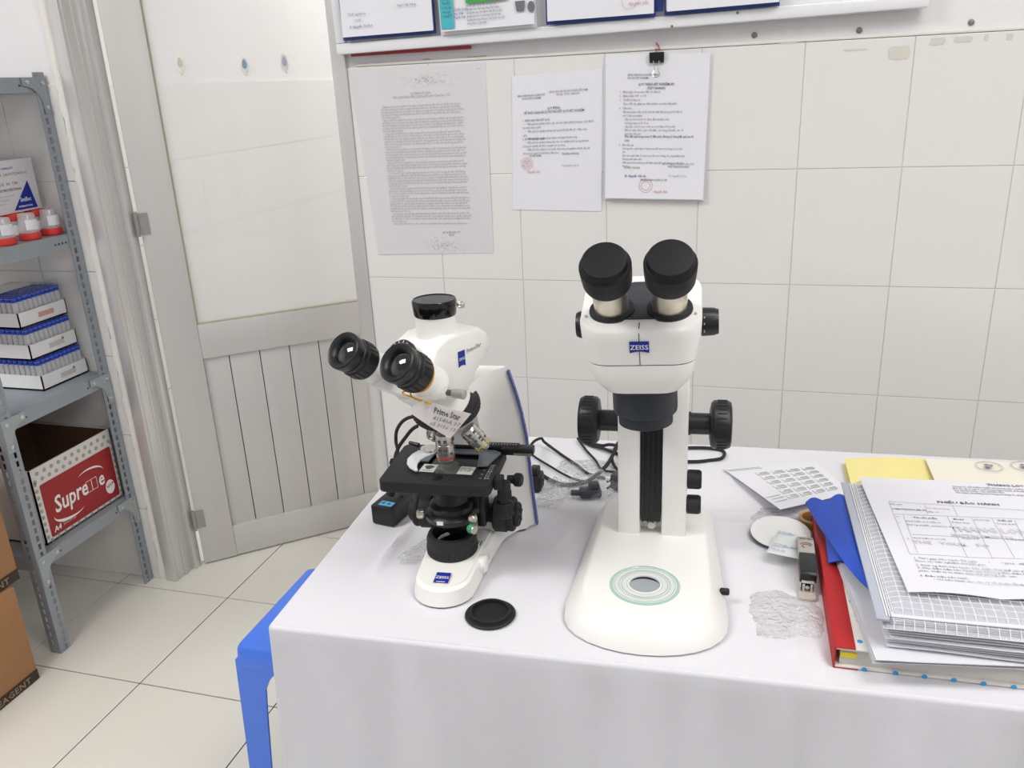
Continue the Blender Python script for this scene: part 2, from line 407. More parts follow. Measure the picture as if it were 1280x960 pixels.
# ---------------------------------------------------------------- whiteboard
WA = -math.atan2(.021, 1.235)
BL = Vector((-.958, 1.905, 1.5275))
M = Matrix.Translation(BL) @ Matrix.Rotation(WA, 4, 'Y')
wbd = thing('whiteboard', (0, 0, 0), M=M, label='white framed whiteboard hung on the wall above the tiles, holding files', cat='whiteboard')
bm = nb(); box(bm, (.622, .008, .45), (1.22, .01, .88)); obj('panel', bm, wb_m, wbd)
bm = nb(); box(bm, (.622, .004, .012), (1.244, .024, .024), bev=.004); box(bm, (.622, .004, .888), (1.244, .024, .024), bev=.004); box(bm, (.012, .004, .45), (.023, .023, .852), bev=.003); box(bm, (1.232, .004, .45), (.023, .023, .852), bev=.003); obj('frame', bm, wb_m, wbd)
for px, py in ((922, 16), (840, 33)):
    p = YP(px, py, 1.897); l = M.inverted() @ p; bm = nb(); cyl(bm, (l.x, -.0075, l.z), (0, -1, 0), .0028, .0015, seg=12); obj('screw', bm, mat('dull_screw', '8c857c', .5, .6), wbd)
p, q_ = YP(439, 69, 1.925), YP(589, 59, 1.925)
bm = nb(); box(bm, (0, 0, 0), ((q_-p).length, .006, .007), bev=.001)
o = obj('red_strip', bm, mat('red_plastic_strip', 'a0343a', .5), label='thin dark red plastic strip on the wall under the left end of the whiteboard', cat='strip'); o.location = (p+q_)/2; o.rotation_euler = (0, -math.atan2(q_.z-p.z, q_.x-p.x), 0)
# files on the whiteboard
def wallfile(pl_, pr_, h, lab, thick=.012, back=bluep, n=3, wide_back=0):
    a, b = YP(*pl_, 1.893), YP(*pr_, 1.893); a.y -= .004; b.y -= .004; W = (b-a).length; M = basis(a, b-a, (0, 0, 1))
    t = thing('document_file', (0, 0, 0), M=M, label=lab, cat='file', group='files on the whiteboard')
    bm = nb(); prism(bm, [(-.004, -.005), (W+.004+wide_back, -.005), (W+.004+wide_back, h), (-.004, h)], -.006, -.003, bev=.0008); obj('back_cover', bm, back, t)
    for k in range(n):
        bm = nb(); d = .0025*(k+1)
        sheet(bm, 8, 6, lambda u, v, k=k: Vector((W*u+.001*k, h*v+.002*(n-k)*.6, -.002+.0015*k+thick*.6*(1-v)**2*(k+1)/n+.001*math.sin(u*5+k))), thick=.0004)
        obj('sheet', bm, paper3, t)
    return t, W, .001*3+thick*.62
t, W, zf = wallfile((431, 48), (543, 39), .32, 'white papers on blue backing at the left end of the whiteboard')
text('writing', 'Trưởng khoa', .0075, ink_m, t, Matrix.Translation((.02, .045, zf)), sx=1.1); text('writing', 'Huyền', .006, ink_f, t, Matrix.Translation((.035, .033, zf)), shear=.4); text('writing', 'K. Nguyễn Thị Bích', .007, ink_b, t, Matrix.Translation((.022, .019, zf+.001)), shear=.3); text('writing', 'Người lập bảng', .007, ink_m, t, Matrix.Translation((.14, .055, zf)))
t, W, zf = wallfile((553, 41), (669, 31), .30, 'laminated sheet with cyan column and green block on the whiteboard', back=paper3)
bm = nb(); prism(bm, [(.004, .006), (.034, .006), (.034, .29), (.004, .29)], zf+.0003, zf+.0006); obj('cyan_column', bm, cyan, t, flat=True)
bm = nb(); prism(bm, [(.064, .053), (.155, .053), (.163, .064), (.163, .29), (.064, .29)], zf+.0001, zf+.0004); obj('green_block', bm, green, t, flat=True)
text('writing', 'CHẤT\nTHẢI\nCHỨA\nHÓA\nCHẤT', .0085, ink_k, t, Matrix.Translation((.019, .062, zf+.0008)), align='CENTER'); text('writing', 'thông\nthường', .007, ink_b, t, Matrix.Translation((.04, .085, zf+.0006)))
text('writing', 'Chất thải\ntái chế\nnguy hại', .0075, ink_b, t, Matrix.Translation((.036, .040, zf+.0004)))
text('writing', 'Vật liệu giấy: thùng, hộp, vỏ hộp thuốc, ...\nVật liệu nhựa: chai nhựa đựng dịch truyền, ...\nkhông dính máu, dịch tiết và chất độc hại khác\nvật liệu kim loại: các kim loại, hộp bánh kẹo\nVật liệu thủy tinh: không có dính thuốc, hóa chất\nkhông chứa các lây nhiễm', .0064, ink_k, t, Matrix.Translation((.064, .046, zf+.0004)), line=1.1, sx=.66)
bm = nb(); prism(bm, [(.176, .028), (.192, .028), (.195, .048), (.173, .048)], zf+.0002, zf+.0005); obj('bin_picture', bm, ink_m, t, flat=True); bm = nb(); prism(bm, [(.208+.008*math.cos(a), .035+.011*math.sin(a)) for a in [2*PI*k/14 for k in range(14)]], zf+.0002, zf+.0005); obj('bin_picture', bm, ink_m, t, flat=True); bm = nb(); prism(bm, [(.17, .075), (.183, .075), (.183, .09), (.17, .09)], zf+.0002, zf+.0005); obj('bin_picture', bm, ink_m, t, flat=True); bm = nb(); prism(bm, [(.19, .075), (.21, .075), (.21, .09), (.19, .09)], zf+.0002, zf+.0005); obj('bin_picture', bm, ink_m, t, flat=True)
t, W, zf = wallfile((685, 28), (817, 18), .30, 'white papers with a red stamp on blue backing, third file on the whiteboard')
bm = nb()
for k in range(24): 
    a = 2*PI*k/24; cyl(bm, (.175+.015*math.cos(a), .028+.015*math.sin(a), zf), (-math.sin(a), math.cos(a), 0), .0003, .004, seg=5)
obj('stamp', bm, ink_r, t); text('writing', 'Nguyễn Văn', .008, ink_r, t, Matrix.Translation((.172, .02, zf+.0005)), shear=.4)
wallfile((833, 16), (972, 4), .30, 'thick white paper stack on blue backing, rightmost file on the whiteboard', n=4)
bm = nb(); a = YP(823, 14, 1.893); box(bm, (a.x, 1.899, a.z+.14), (.016, .008, .28), bev=.001); obj('file_spine', bm, bluep, label='narrow blue plastic file spine between the two right files on the whiteboard', cat='file')

# ---------------------------------------------------------------- notices on the tiled wall
def notice(corners, y, name, lab, m_, wav=.002, cat='notice', thick=.0004, curl=0):
    TL, TR, BR, BLc = [YP(*c, y) for c in corners]
    org = BLc; X = (BR-BLc); Wd = X.length; Hh = ((TL-BLc).length+(TR-BR).length)/2
    M = basis(org, X, (0, 0, 1)); Mi = M.inverted()
    lc = [Mi @ v for v in (TL, TR, BR, BLc)]
    t = thing(name, (0, 0, 0), M=M, label=lab, cat=cat)
    return t, lc
def quad_sheet(lc, wav, sd, z=0, thick=.0003, curl=0):
    bm = nb(); TL, TR, BR, B_ = lc
    def f(u, v):
        p = (B_*(1-u)+BR*u)*(1-v)+(TL*(1-u)+TR*u)*v
        return Vector((p.x, p.y, z+wav*(.6+.5*math.sin(u*4+sd)*math.cos(v*5+sd))+curl*(1-v)**3))
    sheet(bm, 10, 14, f, thick=thick); return bm
def put(t, lc, u, v, z=.003):  # position on the sheet, with matrix following its slight slant
    TL, TR, BR, B_ = lc
    p = (B_*(1-u)+BR*u)*(1-v)+(TL*(1-u)+TR*u)*v
    x = (BR-B_)*(1-v)+(TR-TL)*v; y = (TL-B_)*(1-u)+(TR-BR)*u
    M = basis((p.x, p.y, z), (x.x, x.y, 0), (y.x, y.y, 0)); return M
# 1 old notice in a plastic sleeve
t, lc = notice([(437, 88), (606, 78), (617, 316), (474, 318)], WY-.0005, 'old_notice', 'large faded densely printed notice in a taped plastic sleeve on the tiled wall', paper2)
obj('sheet', quad_sheet(lc, .0012, 1), paper2, t)
obj('plastic_sleeve', quad_sheet(lc, .0012, 1, z=.0035, thick=0), sleeve, t)
words = 'quy định về y đức tiêu chuẩn đạo đức của người làm công tác y tế chăm sóc bảo vệ sức khỏe cho nhân dân là nghề cao quý đã tự nguyện đứng trong hàng ngũ phải nghiêm túc thực hiện tôn trọng pháp luật quyền được khám bệnh chữa không phân biệt thái độ niềm nở tận tình phẩm chất chính trị rèn luyện nâng cao phẩm giá kịp thời chẩn đoán xử trí'.split()
def para(nw): return ' '.join(random.choice(words) for _ in range(nw))
lines = []
for k in range(11):
    for j in range(random.choice((3, 4, 5))):
        s = para(26)[:112]; lines.append(('    '+s)[:112] if j == 0 else s)
    lines.append(para(6))
text('print', '\n'.join(lines[:46]), .0062, ink_f, t, put(t, lc, .2, .80, .0026), line=.98, sx=.68)
text('print', 'QUY ĐỊNH VỀ Y ĐỨC\nTIÊU CHUẨN ĐẠO ĐỨC CỦA NGƯỜI LÀM CÔNG TÁC Y TẾ', .007, ink_f, t, put(t, lc, .52, .86, .0026), align='CENTER', sx=.75)
text('print', 'BỘ TRƯỞNG BỘ Y TẾ\n(Đã ký)', .006, ink_m, t, put(t, lc, .66, .115, .0026), align='CENTER', sx=.75)
def smudge(u, v, w_, h_, sd):
    rnd = random.Random(sd); bm = nb(); M = put(t, lc, u, v, .0028)
    for k in range(120):
        x, y = rnd.gauss(0, w_/3), rnd.gauss(0, h_/3); box(bm, (x, y, 0), (rnd.uniform(.0008, .004), rnd.uniform(.0004, .0008), .0001), M)
    obj('smudge', bm, ink_f, t, kind='stuff', flat=True)
smudge(.58, .93, .09, .02, 3); smudge(.58, .05, .08, .025, 4)
# 2 middle notice
t, lc = notice([(640, 95), (753, 85), (752, 264), (641, 262)], WY-.0008, 'wall_notice', 'single white notice with faint red stamp, middle sheet on the tiled wall', paper3)
obj('sheet', quad_sheet(lc, .0012, 2), paper3, t)
def P(u, v, s, size=.0052, m_=ink_m, al='LEFT', sx=.79, b=0, sh=0, line=1.1): text('print', s, size, m_, t, put(t, lc, u, v, .0026), align=al, sx=sx, bold=b*.35, shear=sh, line=line)
P(.22, .845, 'BỆNH VIỆN ĐA KHOA BÌNH TRỊ\nPHÒNG XÉT NGHIỆM', .0055, al='CENTER', b=.0001); P(.63, .86, 'CỘNG HÒA XÃ HỘI CHỦ NGHĨA VIỆT NAM\nĐộc lập - Tự do - Hạnh phúc', .0055, al='CENTER', b=.0001)
P(.47, .745, 'QUY ĐỊNH\nVỀ THỜI GIAN VÀ VỊ TRÍ TRẢ KẾT QUẢ XÉT NGHIỆM', .0072, ink_k, 'CENTER', b=.0002)
P(.12, .665, '1. THỜI GIAN TRẢ KẾT QUẢ:', .0062, ink_k, b=.0001)
P(.12, .64, '     •  Kết quả xét nghiệm được cấp cứu trả chậm nhất không quá 1 giờ kể từ\nkhi nhận bệnh phẩm.\n     •  Kết quả xét nghiệm thông thường trả đủ lấy đến giờ chiều cùng\nngày.\n     •  Kết quả xét nghiệm khám bệnh: trả ngay khi làm xong.', .0064, ink_m, line=1.25)
P(.12, .53, '2. VỊ TRÍ TRẢ KẾT QUẢ:', .0062, ink_k, b=.0001)
P(.12, .505, '     •  Kết quả xét nghiệm thông cấp cứu, xét nghiệm thường quy tại khoa\nphòng xét nghiệm sẽ được chuyển lên các khoa.\n     •  Điều đã được bệnh án tới nhận nhân viên xét nghiệm trả tại cấp cho\nphòng hành chính tới khi khám tiếp theo.', .0064, ink_m, line=1.25)
P(.2, .405, 'DUYỆT BGĐ', .0062, ink_k, b=.0001); P(.56, .415, 'TRƯỞNG PHÒNG', .0062, ink_k, b=.0001); P(.56, .33, 'Ths Nguyễn Văn An', .006, ink_f, sh=.4)
P(.17, .285, 'Nguyễn Văn', .0075, ink_r, sh=.4)
def stamp(t, lc, u, v, r):
    bm = nb(); M = put(t, lc, u, v, .0028)
    for rr in (r, r*.66):
        pts = [M @ Vector((rr*math.cos(2*PI*k/32), rr*math.sin(2*PI*k/32), 0)) for k in range(33)]; tube(bm, pts, .00035, 5, smooth=0)
    obj('stamp', bm, ink_r, t); text('stamp_text', 'BỆNH\nVIỆN\nĐA KHOA', r*.33, ink_r, t, put(t, lc, u, v+.01, .0029), align='CENTER')
stamp(t, lc, .17, .355, .0135)
# 3 clipped stack
TLC = [(757, 68), (888, 66), (879, 249), (757, 247)]
t, lc = notice(TLC, WY-.006, 'clipped_notices', 'thick stack of white notices hanging from a black binder clip on the tiled wall', paper3, cat='papers')
for k in range(5):
    off = Vector((.0014*(k-4)*(-1)**k, -.0015*(4-k), 0)); l2 = [v+off for v in lc]
    if k == 0: l2[1] += Vector((.006, 0, 0)); l2[2] += Vector((.003, 0, 0))
    obj('sheet', quad_sheet(l2, .0004, 3, z=-.005+.0014*k, curl=.002*k), paper3, t)
def put3(u, v): M = put(t, lc, u, v, 0); M[2][3] = .0016+.008*(1-v)**3+.0008; return M
def P(u, v, s, size=.0052, m_=ink_m, al='LEFT', sx=.79, b=0, sh=0, line=1.1):
    for k, ln in enumerate(s.split('\n')):
        if ln.strip(): text('print', ln, size, m_, t, put3(u, v-k*size*line/.302), align=al, sx=sx, bold=b*.35, shear=sh)
P(.22, .855, 'BỆNH VIỆN ĐA KHOA ĐỨC MINH\nPHÒNG XÉT NGHIỆM', .0056, b=.0001)
P(.5, .79, 'QUY TRÌNH XÉT NGHIỆM HIV\n(TEST NHANH)', .0072, ink_k, 'CENTER', b=.0002)
P(.14, .74, '1.   Định nghĩa: Determine HIV 1/2 Abbott\n2.   Bệnh phẩm: HIV  ≥ 0.50\n3.   Chuẩn bị dụng cụ\n      Pipet, đầu tip, găng tay, bệnh phẩm, test thử chế phẩm.', .0064, line=1.25)
P(.14, .63, '4.   Tiến hành\n      Để sinh phẩm, mẫu, thuốc thử về nhiệt độ phòng (15-30 độ C)\n      trước khi xét nghiệm\n      •  Lấy que thử ra khỏi túi, đánh dấu mã bệnh nhân\n         sử dụng dụng cụ đo 50 µl\n      •  Lấy mẫu, nhỏ 50 micro nhỏ vào vị trí đánh số 50 µ lấy\n      •  Đối với mẫu: Nhỏ 1 giọt chất đệm, chờ trong tối thiểu, cho 15\n         phút đọc kết quả', .0061, line=1.25)
P(.2, .435, 'Đọc kết quả trong vòng 15 đến phút. Không sử dụng kết quả sau 60\nphút', .0066, ink_k, b=.0002, line=1.25)
P(.14, .375, '5.   Đọc kết quả\n      Dương tính: xuất hiện 01 vạch màu đỏ tại vị trí chứng (C) và thử\n      (T)\n      Âm tính: xuất hiện 01 vạch màu đỏ vị trí chứng (C), vùng bệnh nhân\n      không xuất hiện vạch.\n      Nếu ngoài không không xuất hiện vạch kết quả không hợp lệ, phải\n      làm lại.', .0061, line=1.22)
P(.2, .215, 'DUYỆT CHUNG', .006, ink_k, b=.0001); P(.64, .225, 'PHỤ TRÁCH PHÒNG', .006, ink_k, b=.0001); P(.58, .245, 'Kim Sơn ngày 01 tháng 09 năm 2016', .0058)
P(.2, .155, 'Bs. Nguyễn Văn An', .0075, ink_b, sh=.3, b=.0001); P(.64, .16, 'Ths. Nguyễn Thị Lan', .006, ink_f, sh=.4); P(.36, .13, 'TRƯỞNG BAN QUẢN LÝ CN', .0058, ink_k, b=.0001)
P(.5, .045, 'Nguyễn Văn', .0075, ink_r, sh=.4)
bm = nb(); M = put3(.42, .095)
for rr in (.0145, .0095):
    tube(bm, [M @ Vector((rr*math.cos(2*PI*k/32), rr*math.sin(2*PI*k/32), 0)) for k in range(33)], .00035, 5, smooth=0)
obj('stamp', bm, ink_r, t)
# binder clip and its red string
c0 = YP(821, 71, WY-.012)
t = thing('binder_clip', c0, label='black binder clip with silver wire handle holding the clipped notices', cat='clip')
bm = nb(); prism(bm, [(-.012, -.001), (.008, .007), (.009, .007), (.009, -.007), (.008, -.007), (-.012, .001)], -.015, .015, basis((0, 0, 0), (0, 0, -1), (0, -1, 0)) @ Matrix.Rotation(PI, 4, 'Z')); 
obj('body', bm, black_p, t)
bm = nb(); tube(bm, [(-.006, -.008, -.008), (-.005, -.0085, -.018), (-.0035, -.009, -.026), (-.0075, -.010, -.034), (-.004, -.0105, -.040), (.004, -.0105, -.040), (.0075, -.010, -.034), (.0035, -.009, -.026), (.005, -.0085, -.018), (.006, -.008, -.008)], .0009, 8); obj('handle', bm, chrome, t)
bm = nb(); pts = [c0+Vector(v) for v in ((.0, .004, .008), (-.004, .006, .016), (.005, .008, .014), (0, .010, .022), (-.003, .012, .028), (.004, .014, .020))]; tube(bm, pts, .0009, 6)
obj('red_string', bm, mat('red_string', 'b0505a', .8), label='short red string knotted above the binder clip on the wall', cat='string')

# ================================================================ SHELF UNIT on the left
SX = -1.82; SY0, SY1 = 1.535, 1.925; SLEFT = -2.75
sh = thing('shelf_unit', (SX, SY0, 0), label='grey slotted angle steel shelf unit standing against the wall left of the door', cat='shelf')
def strip(bm, o, ux, n, wd, H, pitch=.0245, sl=.016, sw=.0085, th=.0016, pos=.5, stagger=False):
    o = Vector(o); ux = Vector(ux); n = Vector(n); k = int(H/pitch)
    for s_, d in ((0, 0), (1, th)):
        for i in range(k):
            z0, z1 = i*pitch, (i+1)*pitch
            if i == k-1: z1 = H
            c = z0+pitch/2+(pitch*.25*(1 if i % 2 else -1) if stagger else 0)*0; xm = wd*pos
            a, b, x0, x1 = c-sl/2, c+sl/2, xm-sw/2, xm+sw/2
            def V(x, z): return bm.verts.new(o+ux*x+Vector((0, 0, z))+n*d)
            O = [V(0, z0), V(wd, z0), V(wd, z1), V(0, z1)]; I = [V(x0, a), V(x1, a), V(x1, b), V(x0, b)]
            for q in range(4):
                f = [O[q], O[(q+1) % 4], I[(q+1) % 4], I[q]]
                bm.faces.new(f if s_ else list(reversed(f)))
    # rims
    for x in (0, wd):
        vs = [bm.verts.new(o+ux*x+Vector((0, 0, z))+n*d) for z, d in ((0, 0), (H, 0), (H, th), (0, th))]; bm.faces.new(vs)
PH = 1.53
def post(x, y, sx, sy):
    bm = nb()
    strip(bm, (0, 0, 0), (0, sy, 0), (sx*-1, 0, 0), .036, PH, pos=.58)
    strip(bm, (0, 0, 0), (sx*-1, 0, 0), (0, sy, 0), .036, PH, pos=.6)
    box(bm, (-sx*.0008, sy*.0008, PH/2), (.0022, .0022, PH))
    return obj('post', bm, steel, sh, (x-SX, y-SY0, 0), flat=True, recalc=False)
post(SX, SY0, 1, 1); post(SX, SY1, 1, -1); post(SLEFT, SY0, -1, 1); post(SLEFT, SY1, -1, -1)
HS = (.302, .702, 1.113, 1.518)
for z in HS:
    bm = nb(); Ly = SY1-SY0; Lx = SX-SLEFT
    box(bm, (-Lx/2, Ly/2, -.002), (Lx-.006, Ly-.006, .004)); box(bm, (-.004, Ly/2, -.02), (.003, Ly-.006, .036)); box(bm, (-Lx+.004, Ly/2, -.02), (.003, Ly-.006, .036))
    box(bm, (-Lx/2, .004, -.02), (Lx-.006, .003, .036)); box(bm, (-Lx/2, Ly-.004, -.02), (Lx-.006, .003, .036))
    s = obj('shelf_board', bm, steel, sh, (0, 0, z), flat=True)
    bm = nb()
    for k in range(4):
        for e in (.045, Ly-.085): box(bm, (.0002-.0024, e+.0125*k, -.020), (.0006, .005, .005), bev=0)
    obj('slot', bm, dark_gap, s, (0.0003, 0, 0), flat=True)
    for s_, y0 in (() if z == HS[2] else ((1, .002), (-1, Ly-.002))):
        bm = nb(); pts = [(0, 0), (.075, 0), (.075, -.02)]+[(.075-.055*math.sin(a), -.075+.055*math.cos(a)) for a in [PI/2*k/8 for k in range(1, 9)]]+[(.018, -.09), (0, -.09)]
        prism(bm, pts, 0, .0015, basis((.0005, y0, -.001), (0, s_, 0), (0, 0, 1)) if s_ > 0 else basis((.002, y0, -.001), (0, -1, 0), (0, 0, 1)))
        g = obj('gusset', bm, steel if z > 1.4 else mat('pale_zinc_plate', 'a9b2b2', .45, .3), sh, (0, 0, z))
        for (a, b) in ((.012, -.015), (.012, -.075), (.062, -.012)):
            bm = nb(); lathe(bm, [(.0055, 0), (.0055, .004), (.003, .0042), (.003, .006), (0, .006)], frame_to((.002, y0+s_*a, b), (1, 0, 0)), 6); obj('bolt', bm, bolt_m, g)
# paper carton with red print
def carton(name, x0, x1, y0, y1, z0, z1, m_, open_top=False, **t):
    T_ = thing(name, ((x0+x1)/2, (y0+y1)/2, z0), **t); hx, hy, h = (x1-x0)/2, (y1-y0)/2, z1-z0
    bm = nb()
    if open_top:
        for c, s in (((0, 0, .002), (2*hx, 2*hy, .004)), ((hx-.002, 0, h/2), (.004, 2*hy, h)), ((-hx+.002, 0, h/2), (.004, 2*hy, h)), ((0, hy-.002, h/2), (2*hx, .004, h)), ((0, -hy+.002, h/2), (2*hx, .004, h))): box(bm, c, s)
    else: box(bm, (0, 0, h/2), (2*hx, 2*hy, h), bev=.0015)
    obj('body', bm, m_, T_)
    if open_top:
        bm = nb()
        for c, s in (((0, 0, .005), (2*hx-.009, 2*hy-.009, .001)), ((hx-.0048, 0, h/2), (.0012, 2*hy-.009, h-.001)), ((-hx+.0048, 0, h/2), (.0012, 2*hy-.009, h-.001)), ((0, hy-.0048, h/2), (2*hx-.009, .0012, h-.001)), ((0, -hy+.0048, h/2), (2*hx-.009, .0012, h-.001))): box(bm, c, s)
        obj('brown_lining', bm, mat('brown_lining', '5f4430', .9), T_)
    return T_, hx, hy, h
t, hx, hy, h = carton('paper_carton', -2.15, -1.85, 1.605, 1.912, .303, .526, wcard, True, label='open white carton with red printed panel and grey dots on the bottom shelf', cat='box')
FM = basis((hx+.0006, -hy, 0), (0, 1, 0), (0, 0, 1))   # print on the +X face: local x = along Y, y = up
Wf = 2*hy
bm = nb(); prism(bm, rrect(.022, Wf-.014, .012, .172, .006, 3), 0, .0004, FM); obj('red_panel', bm, redc, t, flat=True)
bm = nb()
for i in range(12):
    for j, yy in enumerate((.187, .207)):
        xx = .012+.0255*i+(.0125 if j else 0)
        if xx < Wf-.006: prism(bm, [(xx+.006*math.cos(a), yy+.006*math.sin(a)) for a in [2*PI*k/10 for k in range(10)]], 0, .0004, FM)
    xx = .02+.0255*i
    prism(bm, [(xx+.005*math.cos(a), .006+.005*math.sin(a)) for a in [2*PI*k/10 for k in range(10)]], 0, .0004, FM)
for j in range(9):
    for xx in (.010, Wf-.006): prism(bm, [(xx+.005*math.cos(a), .02+.02*j+.006*math.sin(a)) for a in [2*PI*k/10 for k in range(10)]], 0, .0004, FM)
obj('grey_dots', bm, dotg, t, flat=True)
G = FM @ Matrix.Translation((0, 0, .0006))
text('lettering', 'Supre', .068, ink_w, t, G @ Matrix.Translation((.052, .072, 0)), bold=.0012, shear=.15, sx=.80, res=2)
text('lettering', 'e', .062, ink_w, t, G @ Matrix.Translation((.222, .072, 0)), bold=.0012, shear=.15, sx=.80, res=2)
for x0 in (.176, .197):
    bm = nb()
    for c, s in (((0, .017, 0), (.0012, .034, .0003)), ((.02, .017, 0), (.0012, .034, .0003)), ((.01, 0, 0), (.02, .0012, .0003)), ((.01, .034, 0), (.02, .0012, .0003))): box(bm, c, s, G @ Matrix.Translation((x0, .073, 0)))
    obj('missing_glyph', bm, ink_w, t, flat=True)
bm = nb()
def swoosh(cx, cy, rx, ry, a0, a1, wmax, rot=0):
    n = 24; out = []; inn = []
    for k in range(n+1):
        a = a0+(a1-a0)*k/n; w_ = wmax*math.sin(PI*(k/n)**.6)
        out.append((cx+rx*math.cos(a), cy+ry*math.sin(a))); inn.append((cx+(rx-w_*.3)*math.cos(a), cy+(ry-w_)*math.sin(a)))
    for k in range(n): prism(bm, [out[k], out[k+1], inn[k+1], inn[k]], 0, .0003, G)
swoosh(.195, .115, .055, .028, math.radians(5), math.radians(140), .007); obj('swoosh', bm, ink_w, t, flat=True); bm = nb()
swoosh(.105, .062, .062, .030, math.radians(175), math.radians(320), .010)
obj('swoosh', bm, ink_w, t, flat=True)
bm = nb(); prism(bm, [(.262+.018*math.cos(a), .052+.022*math.sin(a)) for a in [2*PI*k/20 for k in range(20)]], 0, .0003, G); o = obj('white_badge', bm, ink_w, t, flat=True)
text('lettering', 'NON', .014, redc, t, G @ Matrix.Translation((.249, .05, .0004)) @ Matrix.Rotation(.2, 4, 'Z'), bold=.0004)
text('lettering', 'A4', .022, ink_w, t, G @ Matrix.Translation((.034, .022, 0)), bold=.0006, shear=.15); text('lettering', '80 gsm\n210 x 297 mm', .008, ink_w, t, G @ Matrix.Translation((.068, .034, 0)))
# brown carton behind it
t, *_ = carton('cardboard_carton', -2.62, -2.155, 1.56, 1.91, .303, .655, mat('dark_kraft', '6e4a30', .9, var=.1, scale=9), label='dark brown cardboard carton behind the open white carton on the bottom shelf', cat='box')
# tube trays
body_bm = nb(); lathe(body_bm, [(.0012, .0), (.0078, .014), (.0078, .074), (.0085, .076)], seg=12)
tb = None
TW, TLn = .166, .135    # along y, along x
levels = (.703, .792, .881)
names = ('lowest', 'middle', 'top')
for li, z in enumerate(levels):
    y1 = 1.921-(.004 if li else 0); x1 = -1.885-.012*li
    t = thing('foam_tray', (x1, y1, z), label='white foam tray packed with blue capped tubes, %s of the stack of three' % names[li], cat='tray', group='foam tube trays')
    bm = nb(); Lx_, Ly_, hh, th = .19, .17, .042, .003
    for c, s in (((-Lx_/2, -Ly_/2, .002), (Lx_, Ly_, .004)), ((-th/2, -Ly_/2, hh/2), (th, Ly_, hh)), ((-Lx_+th/2, -Ly_/2, hh/2), (th, Ly_, hh)), ((-Lx_/2, -th/2, hh/2), (Lx_, th, hh)), ((-Lx_/2, -Ly_+th/2, hh/2), (Lx_, th, hh))): box(bm, c, s)
    obj('tray_body', bm, foam, t)
    bm = nb(); box(bm, (.0004, -.075, .022), (.0005, .055, .014)); obj('red_marking' if li == 2 else 'pale_marking', bm, mat('faint_red', 'd9a49c', .8) if li == 2 else mat('faint_grey', 'cfcac6', .8), t, flat=True)
    if li < 2: text('marking', '50', .008, ink_k, t, basis((.0008, -.055, .028), (0, 1, 0), (0, 0, 1)), bold=.0006)
    for i in range(9):
        for j in range(10):
            if li < 2 and not (i == 0 or j == 9): continue
            if li == 2 and i > 4: continue
            x, y = x1-.012-.0182*i, y1-.013-.0163*(j)
            lab = 'clear test tube with blue cap standing in the %s foam tray' % names[li]
            if tb is None:
                tb = obj('test_tube', body_bm, tube_m, loc=(x, y, z+.005), label=lab, cat='test tube', group='tubes in the %s tray' % names[li])
                bm = nb(); lathe(bm, [(.008, .066), (.0082, .067), (.0082, .080), (.0075, .081), (0, .081)], seg=14); obj('cap', bm, cap_b, tb)
            else:
                c = dup(tb, None, (x, y, z+.005)); c['label'] = lab; c['group'] = 'tubes in the %s tray' % names[li]
bm = nb()
def hood(u, v):
    x = -1.899-.19*u; y = 1.915-.165*v; e = min(u, 1-u, v, 1-v)
    return Vector((x+.002, y, .881+.085+.010*min(1, e*8)+.004*noise.noise(Vector((x*40, y*40, 1)))))
sheet(bm, 16, 16, hood); obj('plastic_wrap', bm, bag_thin, label='clear shrink wrap over the caps of the top foam tray', cat='wrap', ang=180)
# specimen cups under the box on the third shelf
def cup(x, y, z, inv, lab, s=1.0):
    t = thing('specimen_cup', (x, y, z), label=lab, cat='cup', group='red capped specimen cups on the shelf'); t.scale = (1.22, 1.22, 1)
    bm = nb(); zz = (lambda a: .062*s-a) if inv else (lambda a: a)
    pr = [(.014*s, zz(0)), (.015*s, zz(.002)), (.018*s, zz(.045*s)), (.0175*s, zz(.0455*s))]; lathe(bm, pr, seg=24); obj('jar', bm, clear_mat('cup_plastic', 'fbf7f8', .08, .1, haze=.35) if 'cup_plastic' not in MATS else MATS['cup_plastic'], t)
    bm = nb(); knurl(bm, (0, 0, zz(.0455*s) if not inv else 0), (0, 0, 1), .0195*s, .0165*s, n=26, depth=.0005); obj('lid', bm, cap_r, t)
    bm = nb(); n0 = 8
    sheet(bm, n0, 1, lambda u, v: Vector(((.0186*s)*math.cos(-1.0+1.4*u), (.0186*s)*math.sin(-1.0+1.4*u), (.024*s if inv else .012*s)+.024*s*v))); obj('paper_label', bm, paper, t)
cups = [(8, 304, 1, 'upside down specimen cup with red lid at the left edge of the shelf'), (39, 299, 1, 'upside down specimen cup with red lid, middle of the front row'), (66, 293, 1, 'upside down specimen cup with red lid, closest to the shelf post')]
for px, py, inv, lab in cups:
    p = XP(px, py, -1.87); cup(-1.87, p.y, HS[2]+.0008, True, lab, 1.1)
for k, (px, lab) in enumerate(((18, 'upright red lidded specimen cup behind, under left of the white blue box'), (47, 'upright red lidded specimen cup behind, under right of the white blue box'))):
    p = XP(px, 285, -1.915); cup(-1.915, p.y, HS[2]+.0008, False, lab, 1.1)
t, hx, hy, h = carton('reagent_box', -2.14, -1.90, 1.70, 1.903, 1.183, 1.318, mat('lilac_white_card', 'e3dfe3', .7), label='white box with blue corner triangle lying on red lidded specimen cups', cat='box')
G = basis((hx+.0005, -hy, 0), (0, 1, 0), (0, 0, 1))
bm = nb(); prism(bm, [(.110, .006), (.188, .006), (.172, .078)], 0, .0004, G); obj('blue_triangle', bm, blue_l, t, flat=True)
G = G @ Matrix.Translation((0, 0, .0006))
